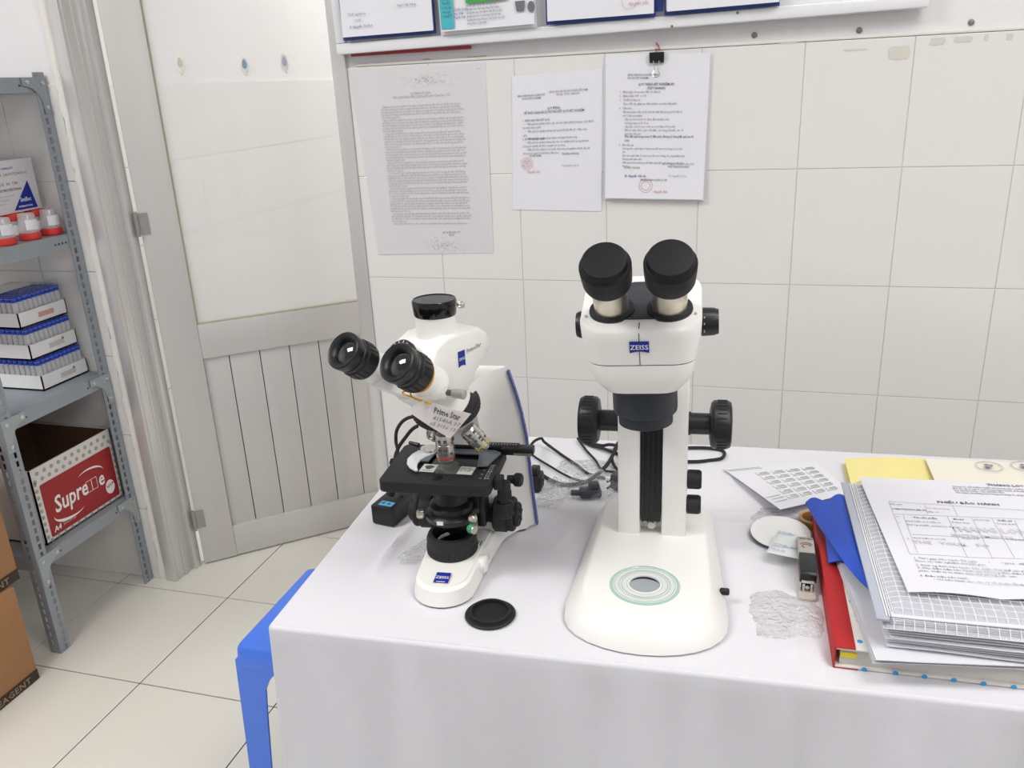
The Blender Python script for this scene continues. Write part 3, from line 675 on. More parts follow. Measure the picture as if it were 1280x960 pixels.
text('lettering', 'Smilloc', .016, ink_w, t, G @ Matrix.Translation((.135, .026, 0)), bold=.0003, sx=.8); text('lettering', 'INTERNATIONAL', .006, ink_w, t, G @ Matrix.Translation((.126, .012, 0)), bold=.0002)
text('lettering', 'MULTI-BLOCK RUBBER TOURNIQUET', .008, ink_b, t, G @ Matrix.Translation((.02, .112, 0)), sx=.85); text('lettering', 'GARROT EN CAOUTCHOUC', .0105, ink_m, t, G @ Matrix.Translation((.03, .096, 0)), spacing=1.1)
text('lettering', 'KIT  DE  30  UN', .011, ink_m, t, G @ Matrix.Translation((.055, .072, 0)), spacing=1.1); text('lettering', 'BOÎTE DE PROTECTION', .0095, ink_m, t, G @ Matrix.Translation((.045, .057, 0)), bold=.0002)
text('lettering', 'Ne pas utiliser si la boîte est ouverte\nStore in a cool and dry place\nLot 160823   Exp 2019', .006, ink_f, t, G @ Matrix.Translation((.03, .044, 0)), line=1.6)
# reagent cartons on the floor, stack of two, red box above
t, hx, hy, h = carton('reagent_carton', -2.16, -1.80, 1.02, 1.435, 0, .283, kraft, label='brown cardboard carton with dark printed band on the floor, lower of the stack', cat='box', group='brown cartons')
G = basis((hx+.0005, -hy, 0), (0, 1, 0), (0, 0, 1))
bm = nb(); prism(bm, [(0, .002), (2*hy, .002), (2*hy, .032), (0, .032)], 0, .0006, G); obj('dark_band', bm, kraft_d, t, flat=True)
text('lettering', 'REAGENT', .024, mat('tan_print', '9c8468', .8), t, G @ Matrix.Translation((2*hy-.15, .008, .0012)), sx=1.1, spacing=1.1, bold=.0004)
t, hx, hy, h = carton('reagent_carton', -2.17, -1.815, 1.03, 1.47, .285, .568, kraft, label='brown cardboard carton with dark printed band, upper of the stack', cat='box', group='brown cartons')
G = basis((hx+.0005, -hy, 0), (0, 1, 0), (0, 0, 1))
bm = nb(); prism(bm, [(0, .002), (2*hy, .002), (2*hy, .032), (0, .032)], 0, .0006, G); obj('dark_band', bm, kraft_d, t, flat=True)
text('lettering', 'REAGENT', .024, MATS['tan_print'], t, G @ Matrix.Translation((2*hy-.155, .008, .0012)), sx=1.1, spacing=1.1, bold=.0004)
t, hx, hy, h = carton('red_box', -2.05, -1.83, 1.18, 1.49, .569, .70, mat('bright_red_card', 'c8302c', .6), label='small red box on top of the brown cartons at the left edge', cat='box')

# ================================================================ TABLE, CLOTH, STOOL
TA = math.radians(3); TO = TP(339, 783, .8); TO = Vector((TO.x-.006, TO.y, 0)); ux = Vector((math.cos(TA), math.sin(TA), 0)); uy = Vector((-math.sin(TA), math.cos(TA), 0))
TWd, TDp = 1.5, .655
tab = thing('table', TO, TA, label='rectangular work table hidden under the white cloth', cat='table')
bm = nb(); box(bm, (TWd/2, TDp/2, .779), (TWd-.02, TDp-.02, .03), bev=.004); obj('tabletop', bm, wood, tab)
bm = nb(); box(bm, (.05, .05, .382), (.045, .045, .764)); l0 = obj('leg', bm, wood, tab)
for x, y in ((TWd-.1, 0), (0, TDp-.1), (TWd-.1, TDp-.1)): l = l0.copy(); COL.objects.link(l); l.location = (x, y, 0)
ridges = []
for a, b, amp, wd in ((TP(462, 722), TP(520, 650), .0060, .008), (TP(690, 690), TP(722, 650), .002, .006), (TP(925, 660), TP(1000, 690), .0015, .006), (TP(935, 690), TP(940, 800), .0012, .010), (TP(690, 780), TP(700, 730), .001, .01), (TP(460, 800), TP(640, 815), .0012, .02), (TP(985, 820), TP(1005, 800), .003, .007), (TP(1020, 800), TP(1030, 850), .003, .006), (TP(915, 590), TP(905, 620), .002, .008), (TP(880, 640), TP(960, 640), .0015, .004), (TP(880, 652), TP(955, 655), .0013, .004), (TP(930, 540), TP(860, 600), .001, .01)):
    ridges.append((Vector((a.x, a.y)), Vector((b.x, b.y)), amp, wd))
def wrinkle(x, y):
    p = Vector((x, y)); z = 0
    for a, b, amp, wd in ridges:
        ab = b-a; t_ = (p-a).dot(ab)/ab.length_squared
        if t_ < -.3 or t_ > 1.3: continue
        tc = min(1, max(0, t_)); d = (p-(a+ab*tc)).length
        z += amp*math.exp(-(d/wd)**2)*(1-abs(2*tc-1)**3)
    return z*1.5 - .0012*abs(noise.noise(Vector((x*9, y*5, 4))))
bm = nb()
def top(u, v):
    a, b = .004+(TWd-.008)*u, .004+(TDp-.008)*v; p = TO+ux*a+uy*b
    e = min(1, min(a, b, TWd-a, TDp-b)/.03)
    return Vector((p.x, p.y, .7995+wrinkle(p.x, p.y)*e))
sheet(bm, 260, 130, top)
path = [];
R_ = .006
def addline(a, b, n, nrm):
    for k in range(n): path.append((a+(b-a)*k/n, nrm))
c00, c10, c01, c11 = Vector((0, 0)), Vector((TWd, 0)), Vector((0, TDp)), Vector((TWd, TDp)); i_ = .004
def arc(cx, cy, a0, a1, n=8):
    for k in range(n+1):
        a = a0+(a1-a0)*k/n; path.append((Vector((cx+R_*math.cos(a), cy+R_*math.sin(a)))*1, Vector((math.cos(a), math.sin(a)))))
addline(Vector((TWd-R_-.01, TDp)), Vector((R_, TDp)), 60, Vector((0, 1))); arc(R_, TDp-R_, PI/2, PI)
addline(Vector((0, TDp-R_-.01)), Vector((0, R_+.01)), 90, Vector((-1, 0))); arc(R_, R_, PI, 1.5*PI)
addline(Vector((R_+.01, 0)), Vector((TWd-R_, 0)), 260, Vector((0, -1))); arc(TWd-R_, R_, 1.5*PI, 2*PI)
addline(Vector((TWd, R_+.01)), Vector((TWd, TDp-R_)), 40, Vector((1, 0)))
cum = [0]
for (a, _), (b, _) in zip(path, path[1:]): cum.append(cum[-1]+(b-a).length)
LT = cum[-1]; rows = [0, .25, .5, .75, 1]+[1+.035*k for k in range(1, 44)]
n0 = len(bm.faces); grid = []
for (p, n), s in zip(path, cum):
    colv = []
    for rw in rows:
        if rw <= 1: a = rw*PI/2; off = -.005+.006*math.sin(a); z = .7995-.006*(1-math.cos(a)); f = 0
        else:
            d = (rw-1)*.5; off = .001; z = .7935-d; g = min(1, d/.35); g2 = min(1, d/.06)
            f = (2.3 if n.y < -.5 else 1.4)*g*(.016*noise.noise(Vector((s*7, d*.8, 1)))+.012*noise.noise(Vector((s*17, d*.6, 5))))+g2*(.005*noise.noise(Vector((s*24, d*2, 9)))+.0025*noise.noise(Vector((s*50, d*3, 2))))+g*.012
        q = p+n*(off+f); w3 = TO+ux*q.x+uy*q.y; colv.append(bm.verts.new((w3.x, w3.y, max(z, .04))))
    grid.append(colv)
for a, b in zip(grid, grid[1:]):
    for k in range(len(rows)-1): bm.faces.new((a[k], a[k+1], b[k+1], b[k]))
obj('tablecloth', bm, cloth_m, ang=60, label='white tablecloth draped over the table with soft folds', cat='tablecloth')

# blue plastic stool
s0 = TP(296, 808, .45)
st = thing('stool', (s0.x+.124, s0.y+.145, 0), 0, label='blue plastic stool standing beside the left side of the table', cat='stool')
hw = .13; hd = .145
bm = nb(); rings = []
for z, ins, r in ((.405, -.003, .012), (.441, 0, .012), (.4475, .003, .012), (.45, .009, .012)):
    rings.append([Vector((x, y, z)) for x, y in rrect(-hw+ins, hw-ins, -hd+ins, hd-ins, r, 5)])
ring_faces(bm, rings); obj('seat', bm, stool_m, st)
for sx_, sy_ in ((-1, -1), (1, -1), (-1, 1), (1, 1)):
    bm = nb()
    def legring(z):
        t_ = (.42-z)/.42; o_ = .012*t_; w_ = .062+.05*max(0, 1-t_*6)**2-.018*t_; th = .005
        X, Y = hw+o_+.002, hd+o_+.002
        pts = [(X, Y), (X-w_, Y), (X-w_, Y-th), (X-th, Y-th), (X-th, Y-w_), (X, Y-w_)]
        return [Vector((sx_*a, sy_*b, z)) for a, b in pts]
    ring_faces(bm, [legring(z) for z in (.42, .41, .40, .39, .38, .36, .3, .2, .1, 0)]); obj('leg', bm, stool_m, st)

# ================================================================ COMPOUND MICROSCOPE (left)
T = .8
PA = math.radians(5)
ps = thing('compound_microscope', (-.393, .979, T), PA, label='white trinocular compound microscope with black stage standing at the left of the table', cat='microscope')
def S(a, b, n):  # list lerp
    return [a+(b-a)*k/n for k in range(n+1)]
# base: nose and rear flare
bm = nb()
def base_ring(z):
    k = z/.032
    ins = .006*k + (.006 if z > .030 else 0)
    pts = []
    # right side from rear to nose
    R = [(.086, .134), (.082, .120), (.064, .110), (.055, .095), (.050, .06), (.045, .0), (.0425, -.05)]
    for x, y in R: pts.append((x-ins*.7, y - (0 if y < .12 else 0)))
    rn = .0425-ins*.7; cy = -.058
    for i in range(1, 12):
        a = -PI/2*0 + (-PI*i/12); pts.append((rn*math.cos(a), cy+(.042-ins*1.2)*math.sin(a)))
    for x, y in reversed(R): pts.append((-(x-ins*.7), y))
    tilt = lambda y: max(0, min(1, (y+.1)/.08))
    return [Vector((x, y, z*(.72+.28*tilt(y)) if z > .01 else z)) for x, y in pts]
ring_faces(bm, [base_ring(z) for z in (.002, .008, .020, .028, .031, .0325)]); obj('base', bm, white_p, ps, ang=40)
bm = nb(); n0 = [Vector((x*.97, y*.985, 0)) for x, y, z in [tuple(v) for v in base_ring(.002)]]; ring_faces(bm, [n0, [v+Vector((0, 0, .0021)) for v in n0]]); obj('foot_plate', bm, dark_gap, ps)
# arm (tall flared column)
bm = nb()
arm = [(.0025, .062, .050, .138, .0945), (.028, .060, .046, .137, .0925), (.06, .070, .036, .137, .0895), (.10, .074, .031, .137, .087), (.15, .073, .030, .135, .084), (.19, .066, .031, .130, .079), (.22, .050, .032, .124, .074), (.24, .034, .033, .119, .070), (.262, .028, .034, .113, .0655), (.268, .030, .032, .111, .063)]
def armring(z, yf, wf, yr, wr):
    half = []
    for k in range(9):
        t_ = k/8; half.append((wf+(wr-wf)*(t_**1.25)-.007*math.sin(PI*t_), yf+(yr-yf)*t_))
    pts = [(wf-.004, yf-.003)]+half+[(wr-.004, yr+.003)]
    return [Vector((x, y, z)) for x, y in pts]+[Vector((-x, y, z)) for x, y in reversed(pts)]
ring_faces(bm, [armring(*a) for a in arm]); obj('arm', bm, white_p, ps, ang=40)
for s in (1, -1):
    bm = nb(); rings = []
    for z, yf, wf, yr, wr in arm[:-1]:
        if s < 0: wr, yr = wr-.006, yr+.0035
        rings.append([Vector((s*(wr+.0005), yr-.006, z)), Vector((s*(wr+.0022), yr-.0055, z)), Vector((s*(wr+.0022), yr+.003, z)), Vector((s*(wr-.004), yr+.004, z))])
    ring_faces(bm, rings); bs = obj('blue_trim', bm, blue_s, ps)
    if s < 0: continue
    bm = nb()
    for k in range(8):
        z = .085+.021*k; yr = wr = None
        for a, b in zip(arm, arm[1:]):
            if a[0] <= z <= b[0]: t_ = (z-a[0])/(b[0]-a[0]); yr = a[3]+(b[3]-a[3])*t_; wr = a[4]+(b[4]-a[4])*t_
        cyl(bm, (s*(wr+.002), yr-.0015, z), (s, 0, 0), .0019, .0006, seg=10)
    obj('trim_hole', bm, mat('navy_dot', '1b2060', .4), bs)
# base logo and side marks
def logo(parent, M, w_=.020, h_=.0215, flip=False, size=.0068, curved=True):
    bm = nb(); pts = [(-w_/2, h_/2), (-w_/2, -h_/2)]+[(-w_/2+w_*k/8, -h_/2+.0018*math.sin(PI*k/8)) for k in range(1, 8)]+[(w_/2, -h_/2), (w_/2, h_/2)]
    prism(bm, pts, 0, .0005, M); o = obj('logo_plate', bm, blue_l, parent, flat=True)
    text('logo_lettering', 'ZEISS', size, ink_w, o, M @ Matrix.Translation((0, -size*.34, .0008)) @ (Matrix.Rotation(PI, 4, 'Z') if flip else Matrix.Identity(4)), align='CENTER', bold=.00005, sx=1.12, res=2); return o
nrm = Vector((0, -.19, 1)).normalized()
M = basis((.001, -.070, .0288), (1, 0, 0), (0, math.cos(.115), math.sin(.115)))
lo = logo(ps, M, .020, .021, size=.0072)
bm = nb(); tube(bm, [M @ Vector((x, -.0095+.001*math.sin((x+.01)/.02*PI), .0008)) for x in (-.006, -.003, 0, .003, .006)], .0004, 5); obj('logo_line', bm, ink_w, lo)
bm = nb()
for x in (.030, .034): box(bm, (x, .018, .0325), (.0014, .012, .0005), Matrix.Rotation(0, 4, 'Z'))
obj('vent_slot', bm, dark_gap, ps)
bm = nb(); cyl(bm, (.036, -.012, .018), (1, 0, 0), .013, .013, bev=.003); obj('brightness_wheel', bm, white_p, ps)
for s_, y, z in (('|', -.030, .018), ('o', -.034, .012), ('|', .006, .020), ('o', .004, .014)): text('marking', s_, .007, ink_k, ps, basis((.0475, y, z), (0, 1, 0), (0, 0, 1)), bold=.0003)
# field lamp ring
OX = -.003
bm = nb(); knurl(bm, (OX, 0, .029), (0, 0, 1), .0362, .016, n=56, depth=.0009)
lathe(bm, [(.0352, .044), (.0352, .053), (.0325, .059), (.027, .060), (.025, .057), (.0235, .048), (.0, .048)], Matrix.Translation((OX, 0, 0)), 60); obj('field_lamp_ring', bm, black_m, ps)
bm = nb(); lathe(bm, [(.0222, .0485), (.020, .052), (.012, .0545), (0, .0555)], Matrix.Translation((OX, 0, 0)), 40); obj('field_lens', bm, lens_b, ps)
# condenser
bm = nb(); lathe(bm, [(0, .076), (.024, .076), (.030, .080), (.036, .083), (.037, .090), (.034, .093), (.030, .095), (.0305, .103), (.027, .106), (.024, .108), (.024, .127), (.029, .128), (.029, .136), (0, .136)], Matrix.Translation((OX+.002, .004, 0)), 48)
box(bm, (.012, .045, .10), (.045, .05, .045), bev=.003); box(bm, (.035, .040, .09), (.012, .03, .07), bev=.002); cd_ = obj('condenser', bm, black_p, ps)
bm = nb(); knurl(bm, (-.036, -.012, .092), (-1, -.35, .1), .0065, .011, n=14, depth=.0008); obj('condenser_screw', bm, satin, cd_)
bm = nb(); knurl(bm, (.031, -.020, .094), (1, -.45, .1), .0060, .010, n=12, depth=.0007); obj('condenser_screw', bm, satin, cd_)
bm = nb(); knurl(bm, (.030, -.026, .082), (1, -.5, 0), .0065, .010, n=12, depth=.0007, mi=0); obj('green_knob', bm, mat('green_knob', '3f9a6e', .4), cd_)
bm = nb(); cyl(bm, (.0384, -.0304, .082), (1, -.5, 0), .006, .002); obj('knob_end', bm, satin, cd_)
bm = nb(); box(bm, (-.008, -.0325, .0895), (.009, .0012, .005), Matrix.Identity(4)); obj('iris_scale', bm, ink_w, cd_)
# column rack behind the condenser
bm = nb(); box(bm, (.0, .068, .10), (.06, .022, .10), bev=.003); obj('focus_block', bm, black_p, ps)
# focus knobs
for s in (1, -1):
    bm = nb(); cyl(bm, (s*.034, .068, .055), (s, 0, 0), .014, .014); cyl(bm, (s*.045, .068, .055), (s, 0, 0), .027, .022, seg=40, bev=.003); knurl(bm, (s*.066, .068, .055), (s, 0, 0), .0255, .010, n=40, depth=.0008); 
    cyl(bm, (s*.075, .068, .055), (s, 0, 0), .018, .008, bev=.002)
    for k in range(6):
        a = PI/3*k; box(bm, (s*.0835, .068+.010*math.cos(a), .055+.010*math.sin(a)), (.001, .002, .010), Matrix.Translation((0, .068+.010*math.cos(a), .055+.010*math.sin(a))) @ Matrix.Rotation(a+PI/2, 4, 'X') @ Matrix.Translation((0, -.068-.010*math.cos(a), -.055-.010*math.sin(a))))
    obj('focus_knob', bm, black_m, ps)
# stage
SZ = .153
stg_pts = rrect(-.089, .065, -.040, .086, .010, 5)
bm = nb(); prism(bm, stg_pts, SZ-.016, SZ, bev=.0014); box(bm, (0, .02, SZ-.022), (.07, .08, .014), bev=.002); stage = obj('stage', bm, black_m, ps)
bm = nb(); lathe(bm, [(0, 0), (.0085, 0), (.0085, .0004), (0, .0004)], Matrix.Translation((-.011, -.021, SZ)), 24); obj('stage_recess', bm, black_g, stage)
bm = nb(); prism(bm, [(-.035, .012), (.042, .012), (.042, .048), (-.035, .048)], SZ, SZ+.0006); obj('stage_opening', bm, black_g, stage)
bm = nb(); lathe(bm, [(.013, 0), (.013, .001), (.0, .001)], Matrix.Translation((OX, .018, SZ+.0006)), 24); obj('condenser_lens', bm, lens_m, stage)
# mechanical stage: grey carrier, rails, silver clip
grey_a = mat('grey_anodised', '767c84', .35, .4)
bm = nb(); prism(bm, [(-.045, .050), (-.048, .064), (.052, .064), (.062, .056), (.052, .012), (.038, .010), (.036, .024), (.032, .048)], SZ+.003, SZ+.0055, bev=.0005); obj('slide_carrier', bm, grey_a, stage)
bm = nb(); prism(bm, [(-.046, .020), (-.034, .020), (-.030, .060), (-.042, .060)], SZ+.0028, SZ+.005); obj('slide_carrier', bm, grey_a, stage)
bm = nb(); box(bm, (.030, .074, SZ+.006), (.110, .013, .009), bev=.001); box(bm, (.084, .070, SZ+.004), (.046, .016, .011), bev=.001); rail = obj('mechanical_rail', bm, black_p, stage)
bm = nb(); box(bm, (.092, .0612, SZ+.001), (.026, .0015, .0035)); cyl(bm, (.102, .0604, SZ+.001), (0, -1, 0), .0018, .001, seg=12); obj('rail_bracket', bm, satin, rail)
bm = nb()
for k in range(24): box(bm, (-.016+.0042*k, .0735, SZ+.0107), (.0004, .0032 if k % 5 else .0048, .0003))
obj('rail_scale', bm, ink_w, rail)
bm = nb()
cx, cy = -.028, .034
out_ = [(-.058+.0, .054), (-.064, .040), (-.066, .024), (-.062, .008), (-.054, -.004), (-.043, -.013), (-.040, -.011), (-.044, -.002), (-.047, .010), (-.046, .022), (-.040, .034), (-.033, .044), (-.030, .054)]
prism(bm, out_, SZ+.003, SZ+.0055, bev=.0005); obj('slide_clip', bm, mat('polished_clip', 'eceef4', .25, .15), stage)
bm = nb(); lathe(bm, [(0, 0), (.0115, 0), (.0125, .0015), (.012, .003), (0, .0042)], Matrix.Translation((-.044, .056, SZ+.0055)), 28); box(bm, (-.026, .055, SZ+.0055), (.03, .010, .0025), bev=.0006); obj('clip_lever', bm, chrome, stage)
bm = nb(); cyl(bm, (-.060, .060, SZ+.010), (-.9, .25, .1), .0035, .016, r2=.0025); obj('lever_tip', bm, black_p, stage)
# scale on the right edge of the stage
bm = nb()
for k in range(11): box(bm, (.058, -.018+.0042*k, SZ+.0003), (.006 if k % 5 == 0 else .003, .0004, .0002))
box(bm, (.0545, .003, SZ+.0003), (.0003, .046, .0002)); obj('stage_scale', bm, ink_w, stage)
for k, s_ in enumerate(('70', '80', '90', '100')): text('scale_number', s_, .0035, ink_w, stage, Matrix.Translation((.0465, -.019+.0125*k, SZ+.0004)))
# XY drive
bm = nb(); box(bm, (.071, -.006, SZ-.010), (.012, .02, .016), bev=.002); cyl(bm, (.077, -.002, SZ-.012), (0, 0, -1), .009, .028); knurl(bm, (.077, -.002, SZ-.022), (0, 0, -1), .0098, .016, n=24); knurl(bm, (.077, -.002, SZ-.041), (0, 0, -1), .0118, .022, n=28); obj('stage_drive', bm, black_m, ps)
bm = nb(); cyl(bm, (.077, .022, SZ-.019), (1, 0, 0), .006, .010); knurl(bm, (.086, .022, SZ-.019), (1, -.1, 0), .0095, .012, n=20); obj('stage_lock_knob', bm, black_m, ps)
# specimen slide
sl_ = thing('microscope_slide', (0, 0, 0), M=ps.matrix_basis if False else Matrix.Translation((-.393, .979, T)) @ Matrix.Rotation(PA, 4, 'Z') @ Matrix.Translation((-.002, .002, SZ+.0012)) @ Matrix.Rotation(math.radians(-3), 4, 'Z'), label='glass microscope slide with two printed labels lying on the stage', cat='slide')
bm = nb(); box(bm, (0, 0, 0), (.076, .025, .0012)); obj('glass', bm, clear_mat('slide_glass', 'dfe6df', .08, .03, haze=.05), sl_)
for x in (-.027, .027):
    bm = nb(); box(bm, (x, 0, .0008), (.021, .024, .0003)); obj('slide_label', bm, mat('silver_label', 'd7d6d0', .45), sl_)
text('slide_print', 'PREPARED\nMICRO SLIDE\nNo. 12 REF', .0042, ink_k, sl_, Matrix.Translation((.0175, .005, .0011)), sx=.8, bold=.0001)
bm = nb(); prism(bm, [(-.027+.006*math.cos(a)*(1+.25*math.sin(3*a)), .002+.006*math.sin(a)) for a in [2*PI*k/20 for k in range(20)]], .001, .0012); box(bm, (-.027, -.008, .0011), (.014, .001, .0002)); obj('slide_print', bm, ink_k, sl_, flat=True)
# nosepiece and objectives
NP = Vector((OX, .020, .241)); nd = Vector((0, .34, -.94)).normalized()
MN = basis(NP, (1, 0, 0), Vector((1, 0, 0)).cross(Vector((1, 0, 0)).cross(nd))*1) 
MN = frame_to(NP, nd)
bm = nb(); lathe(bm, [(.030, -.022), (.043, -.008), (.0445, -.004)], MN, 48); knurl(bm, MN @ Vector((0, 0, -.006)), nd, .0475, .012, n=44, depth=.001)
lathe(bm, [(.0435, .004), (.041, .010), (.030, .016), (0, .020)], MN, 48); nose = obj('nosepiece', bm, black_m, ps)
def objective(p, d, L, r, col, tip, roll=0):
    M = frame_to(p, d); bm = nb()
    lathe(bm, [(r*.95, 0), (r, .001), (r, L*.32), (r*1.03, L*.33), (r*1.03, L*.66), (r, L*.67), (r, L*.86), (r*.78, L*.93), (r*.6, L), (0, L)], M, 30)
    o = obj('objective', bm, mat('objective_chrome', 'c9c6c0', .22, .85), ps)
    bm = nb(); lathe(bm, [(r*1.005, L*.74), (r*1.012, L*.745), (r*1.012, L*.79), (r*1.005, L*.795)], M, 30); obj('colour_ring', bm, col, o)
    bm = nb()
    for a in range(10):
        ang_ = 2*PI*a/10
        for zz, hh in ((.12, .10), (.42, .09), (.56, .07)):
            if (a+int(zz*50)) % 3: box(bm, (r*1.035, 0, L*zz+L*hh/2), (.0003, r*.36, L*hh), M @ Matrix.Rotation(ang_, 4, 'Z'))
    obj('engraving', bm, ink_k, o, flat=True)
    bm = nb(); lathe(bm, [(0, L*.995), (r*.5, L*.995), (r*.45, L*1.02), (0, L*1.03)], M, 20); obj('front_lens', bm, black_g, o)
    return o
objective(Vector((OX, .002, .208)), (0, 0, -1), .043, .0125, mat('red_ring', 'c23a38', .4), 0)
objective(Vector((OX+.030, .012, .212)), (.62, .12, -.80), .038, .0125, mat('yellow_ring', 'c9b93c', .4), 0)
objective(Vector((OX-.020, .036, .209)), (-.30, .42, -.86), .033, .0115, mat('red_ring2', 'b08a7a', .4), 0)
# head support
bm = nb(); lathe(bm, [(.030, .232), (.036, .238), (.036, .262), (.033, .268), (.033, .276), (0, .276)], Matrix.Translation((OX, .012, 0)), 40); box(bm, (OX, .055, .249), (.062, .08, .032), bev=.006); obj('head_mount', bm, white_p, ps)
# head (rotated to the viewer's left)
HB = math.radians(22)-0  # world angle
HM = Matrix.Translation((OX, .008, 0)) @ Matrix.Rotation(-HB-PA, 4, 'Z')   # local: x right, -y forward
hd_ = nb()
prof = [(.066, .318), (.058, .338), (.042, .350), (-.020, .352), (-.042, .343), (-.058, .322), (-.064, .296), (-.045, .276), (-.010, .266), (.012, .270), (.030, .290)]
prof = prof
# side profile extruded across x with rounded shoulders
def hring(x, ins):
    cy, cz = sum(p[0] for p in prof)/len(prof), sum(p[1] for p in prof)/len(prof)
    return [HM @ Vector((x, cy+(y-cy)*(1-ins), cz+(z-cz)*(1-ins))) for y, z in prof]
ring_faces(hd_, [hring(-.037, .10), hring(-.0355, .04), hring(-.032, 0), hring(.032, 0), hring(.0355, .04), hring(.037, .10)]); head = obj('head', hd_, white_p, ps, ang=50)
bm = nb(); lathe(bm, [(.029, .346), (.0265, .353), (.0262, .374), (0, .374)], Matrix.Translation((OX, .004, 0)), 40); obj('camera_port', bm, white_p, ps)
bm = nb(); lathe(bm, [(.0265, .3735), (.0275, .375), (.0285, .386), (.0288, .392), (.0275, .3945), (.0265, .3935), (.0, .3935)], Matrix.Translation((OX, .004, 0)), 44); obj('port_cap', bm, black_g, ps)
bm = nb(); cyl(bm, (OX+.027, .004, .386), (1, -.05, .05), .0025, .006); knurl(bm, (OX+.031, .0038, .3863), (1, -.05, .05), .0048, .009, n=14); obj('port_screw', bm, satin, ps)
# logo and name on right side of the head
M = HM @ basis((.0374, .002, .318), (0, 1, 0), (0, 0, 1)); logo(head, M, .013, .021, size=.0045)
text('lettering', 'PrimoStar', .0085, ink_k, head, HM @ basis((.0378, .012, .322), (0, 1, .10), (0, -.10, 1)), shear=.2, sx=.85)
# binocular part
el = math.radians(37); tdir = Vector((0, -math.cos(el), math.sin(el))); tup = Vector((0, math.sin(el), math.cos(el)))
HC = Vector((0, -.050, .2965))
MT = HM @ basis(HC, (1, 0, 0), tup)           # local: x right, y up-ish, z = x cross y
zz = (MT.to_3x3() @ Vector((0, 0, 1))); 
sgn = 1 if zz.dot(HM.to_3x3() @ tdir) > 0 else -1
def tp(x, y, d): return MT @ Vector((x, y, sgn*d))
tD = (MT.to_3x3() @ Vector((0, 0, sgn))).normalized()
def tM(x, y, d): return frame_to(tp(x, y, d), tD)
bm = nb(); lathe(bm, [(.030, -.012), (.030, .004), (.028, .010), (0, .010)], tM(0, 0, 0), 40); obj('hinge_disc', bm, white_p, ps)
IP = .0465
for s in (-1, 1):
    bm = nb()
    # arm body: rounded plate from hinge to the eye tube
    outl = [(s*(-.004), -.026), (s*(IP-.004), -.0235)]+[(s*(IP+.0215*math.cos(a)), .0215*math.sin(a)-.001) for a in [-PI/2+PI*k/10 for k in range(11)]]+[(s*(IP-.004), .022), (s*(-.004), .026)]
    if s < 0: outl = list(reversed(outl))
    d0, d1 = (.006, .026) if s < 0 else (.010, .028)
    prism(bm, outl, min(sgn*d0, sgn*d1), max(sgn*d0, sgn*d1), MT, bev=.003)
    lathe(bm, [(.0215, 0), (.0205, .010), (.0195, .022), (.019, .030)], tM(s*IP, 0, .018), 36)
    a_ = obj('eye_tube', bm, white_p, ps)
    bm = nb()
    for ang_ in (PI/3, -PI/3, PI*.9): 
        cyl(bm, tp(s*IP+s*.018*math.cos(ang_), .018*math.sin(ang_), (.027 if s > 0 else .025)), tD, .0022, .0012, seg=12)
    obj('screw', bm, satin, a_)
    bm = nb(); M = tM(s*IP, 0, .046)
    lathe(bm, [(.0185, 0), (.0235, .0005), (.0245, .004), (.0245, .019), (.0225, .0205), (.0225, .023), (.0235, .024), (.0235, .027), (.0225, .028), (.0240, .031), (.0248, .040), (.0246, .0425), (.0232, .0440), (.0190, .0425), (.0155, .0385), (.0150, .036), (0, .036)], M, 44)
    e_ = obj('eyepiece', bm, black_p, ps)
    bm = nb()
    for k in range(20): box(bm, (.0248, 0, .0115), (.0006, .0012, .013), M @ Matrix.Rotation(2*PI*k/20, 4, 'Z'))
    obj('grip_ribs', bm, black_m, e_)
    bm = nb(); lathe(bm, [(.0150, .0365), (.011, .0385), (.006, .0395), (0, .040)], M, 32); obj('eye_lens', bm, lens_m, e_)
# interpupillary dial
bm = nb(); lathe(bm, [(.0205, 0), (.0215, .002), (.0215, .009), (.020, .011), (0, .011)], tM(-.002, .020, .030), 40); dial = obj('distance_dial', bm, black_m, ps)
bm = nb()
for k in range(16):
    M = tM(-.002, .020, .0413) @ Matrix.Rotation(PI*(k/8), 4, 'Z'); box(bm, (.0175, 0, 0), (.003 if k % 2 else .0045, .0007, .0003), M)
obj('dial_scale', bm, ink_w, dial)
# yellow band around the right eye tube, tag with string
bm = nb(); M = tM(IP, 0, .0415); tube(bm, [M @ Vector((.0200*math.cos(2*PI*k/36), .0200*math.sin(2*PI*k/36), .0012*math.sin(4*PI*k/36))) for k in range(37)], .0013, 6, smooth=0); yb = obj('rubber_band', bm, yellow, label='yellow rubber band looped around the right eyepiece tube of the compound microscope', cat='rubber band')
wm = Matrix.Translation((-.393, .979, T)) @ Matrix.Rotation(PA, 4, 'Z'); yb.matrix_world = wm
tagTL, tagTR, tagBR, tagBL = [YP(*p, yy) for p, yy in (((531, 500), .862), ((589, 517), .868), ((563, 548), .866), ((507, 512), .860))]
tg = thing('paper_tag', tagTL, label='small white handwritten paper tag hanging below the right eyepiece of the compound microscope', cat='tag')
l4 = [v-tagTL for v in (tagTL, tagTR, tagBR, tagBL)]
X_ = l4[1].normalized(); Yv = (l4[3]-l4[0]).normalized(); nrm = X_.cross(Yv).normalized()
def tf(u, v): p = (l4[0]*(1-u)+l4[1]*u)*(1-v)+(l4[3]*(1-u)+(l4[2]*u+l4[3]*(1-u)-l4[3]*(1-u)))*v; return p + nrm*(.002*math.sin(u*3))
def tf(u, v):
    a = l4[0].lerp(l4[1], u); b = l4[3].lerp(l4[2], u); return a.lerp(b, v)+Vector((0, -.002*math.sin(u*3), 0))
bm = nb(); sheet(bm, 10, 6, tf, thick=.0003); obj('sheet', bm, mat('tag_paper', 'e6dedc', .7), tg)
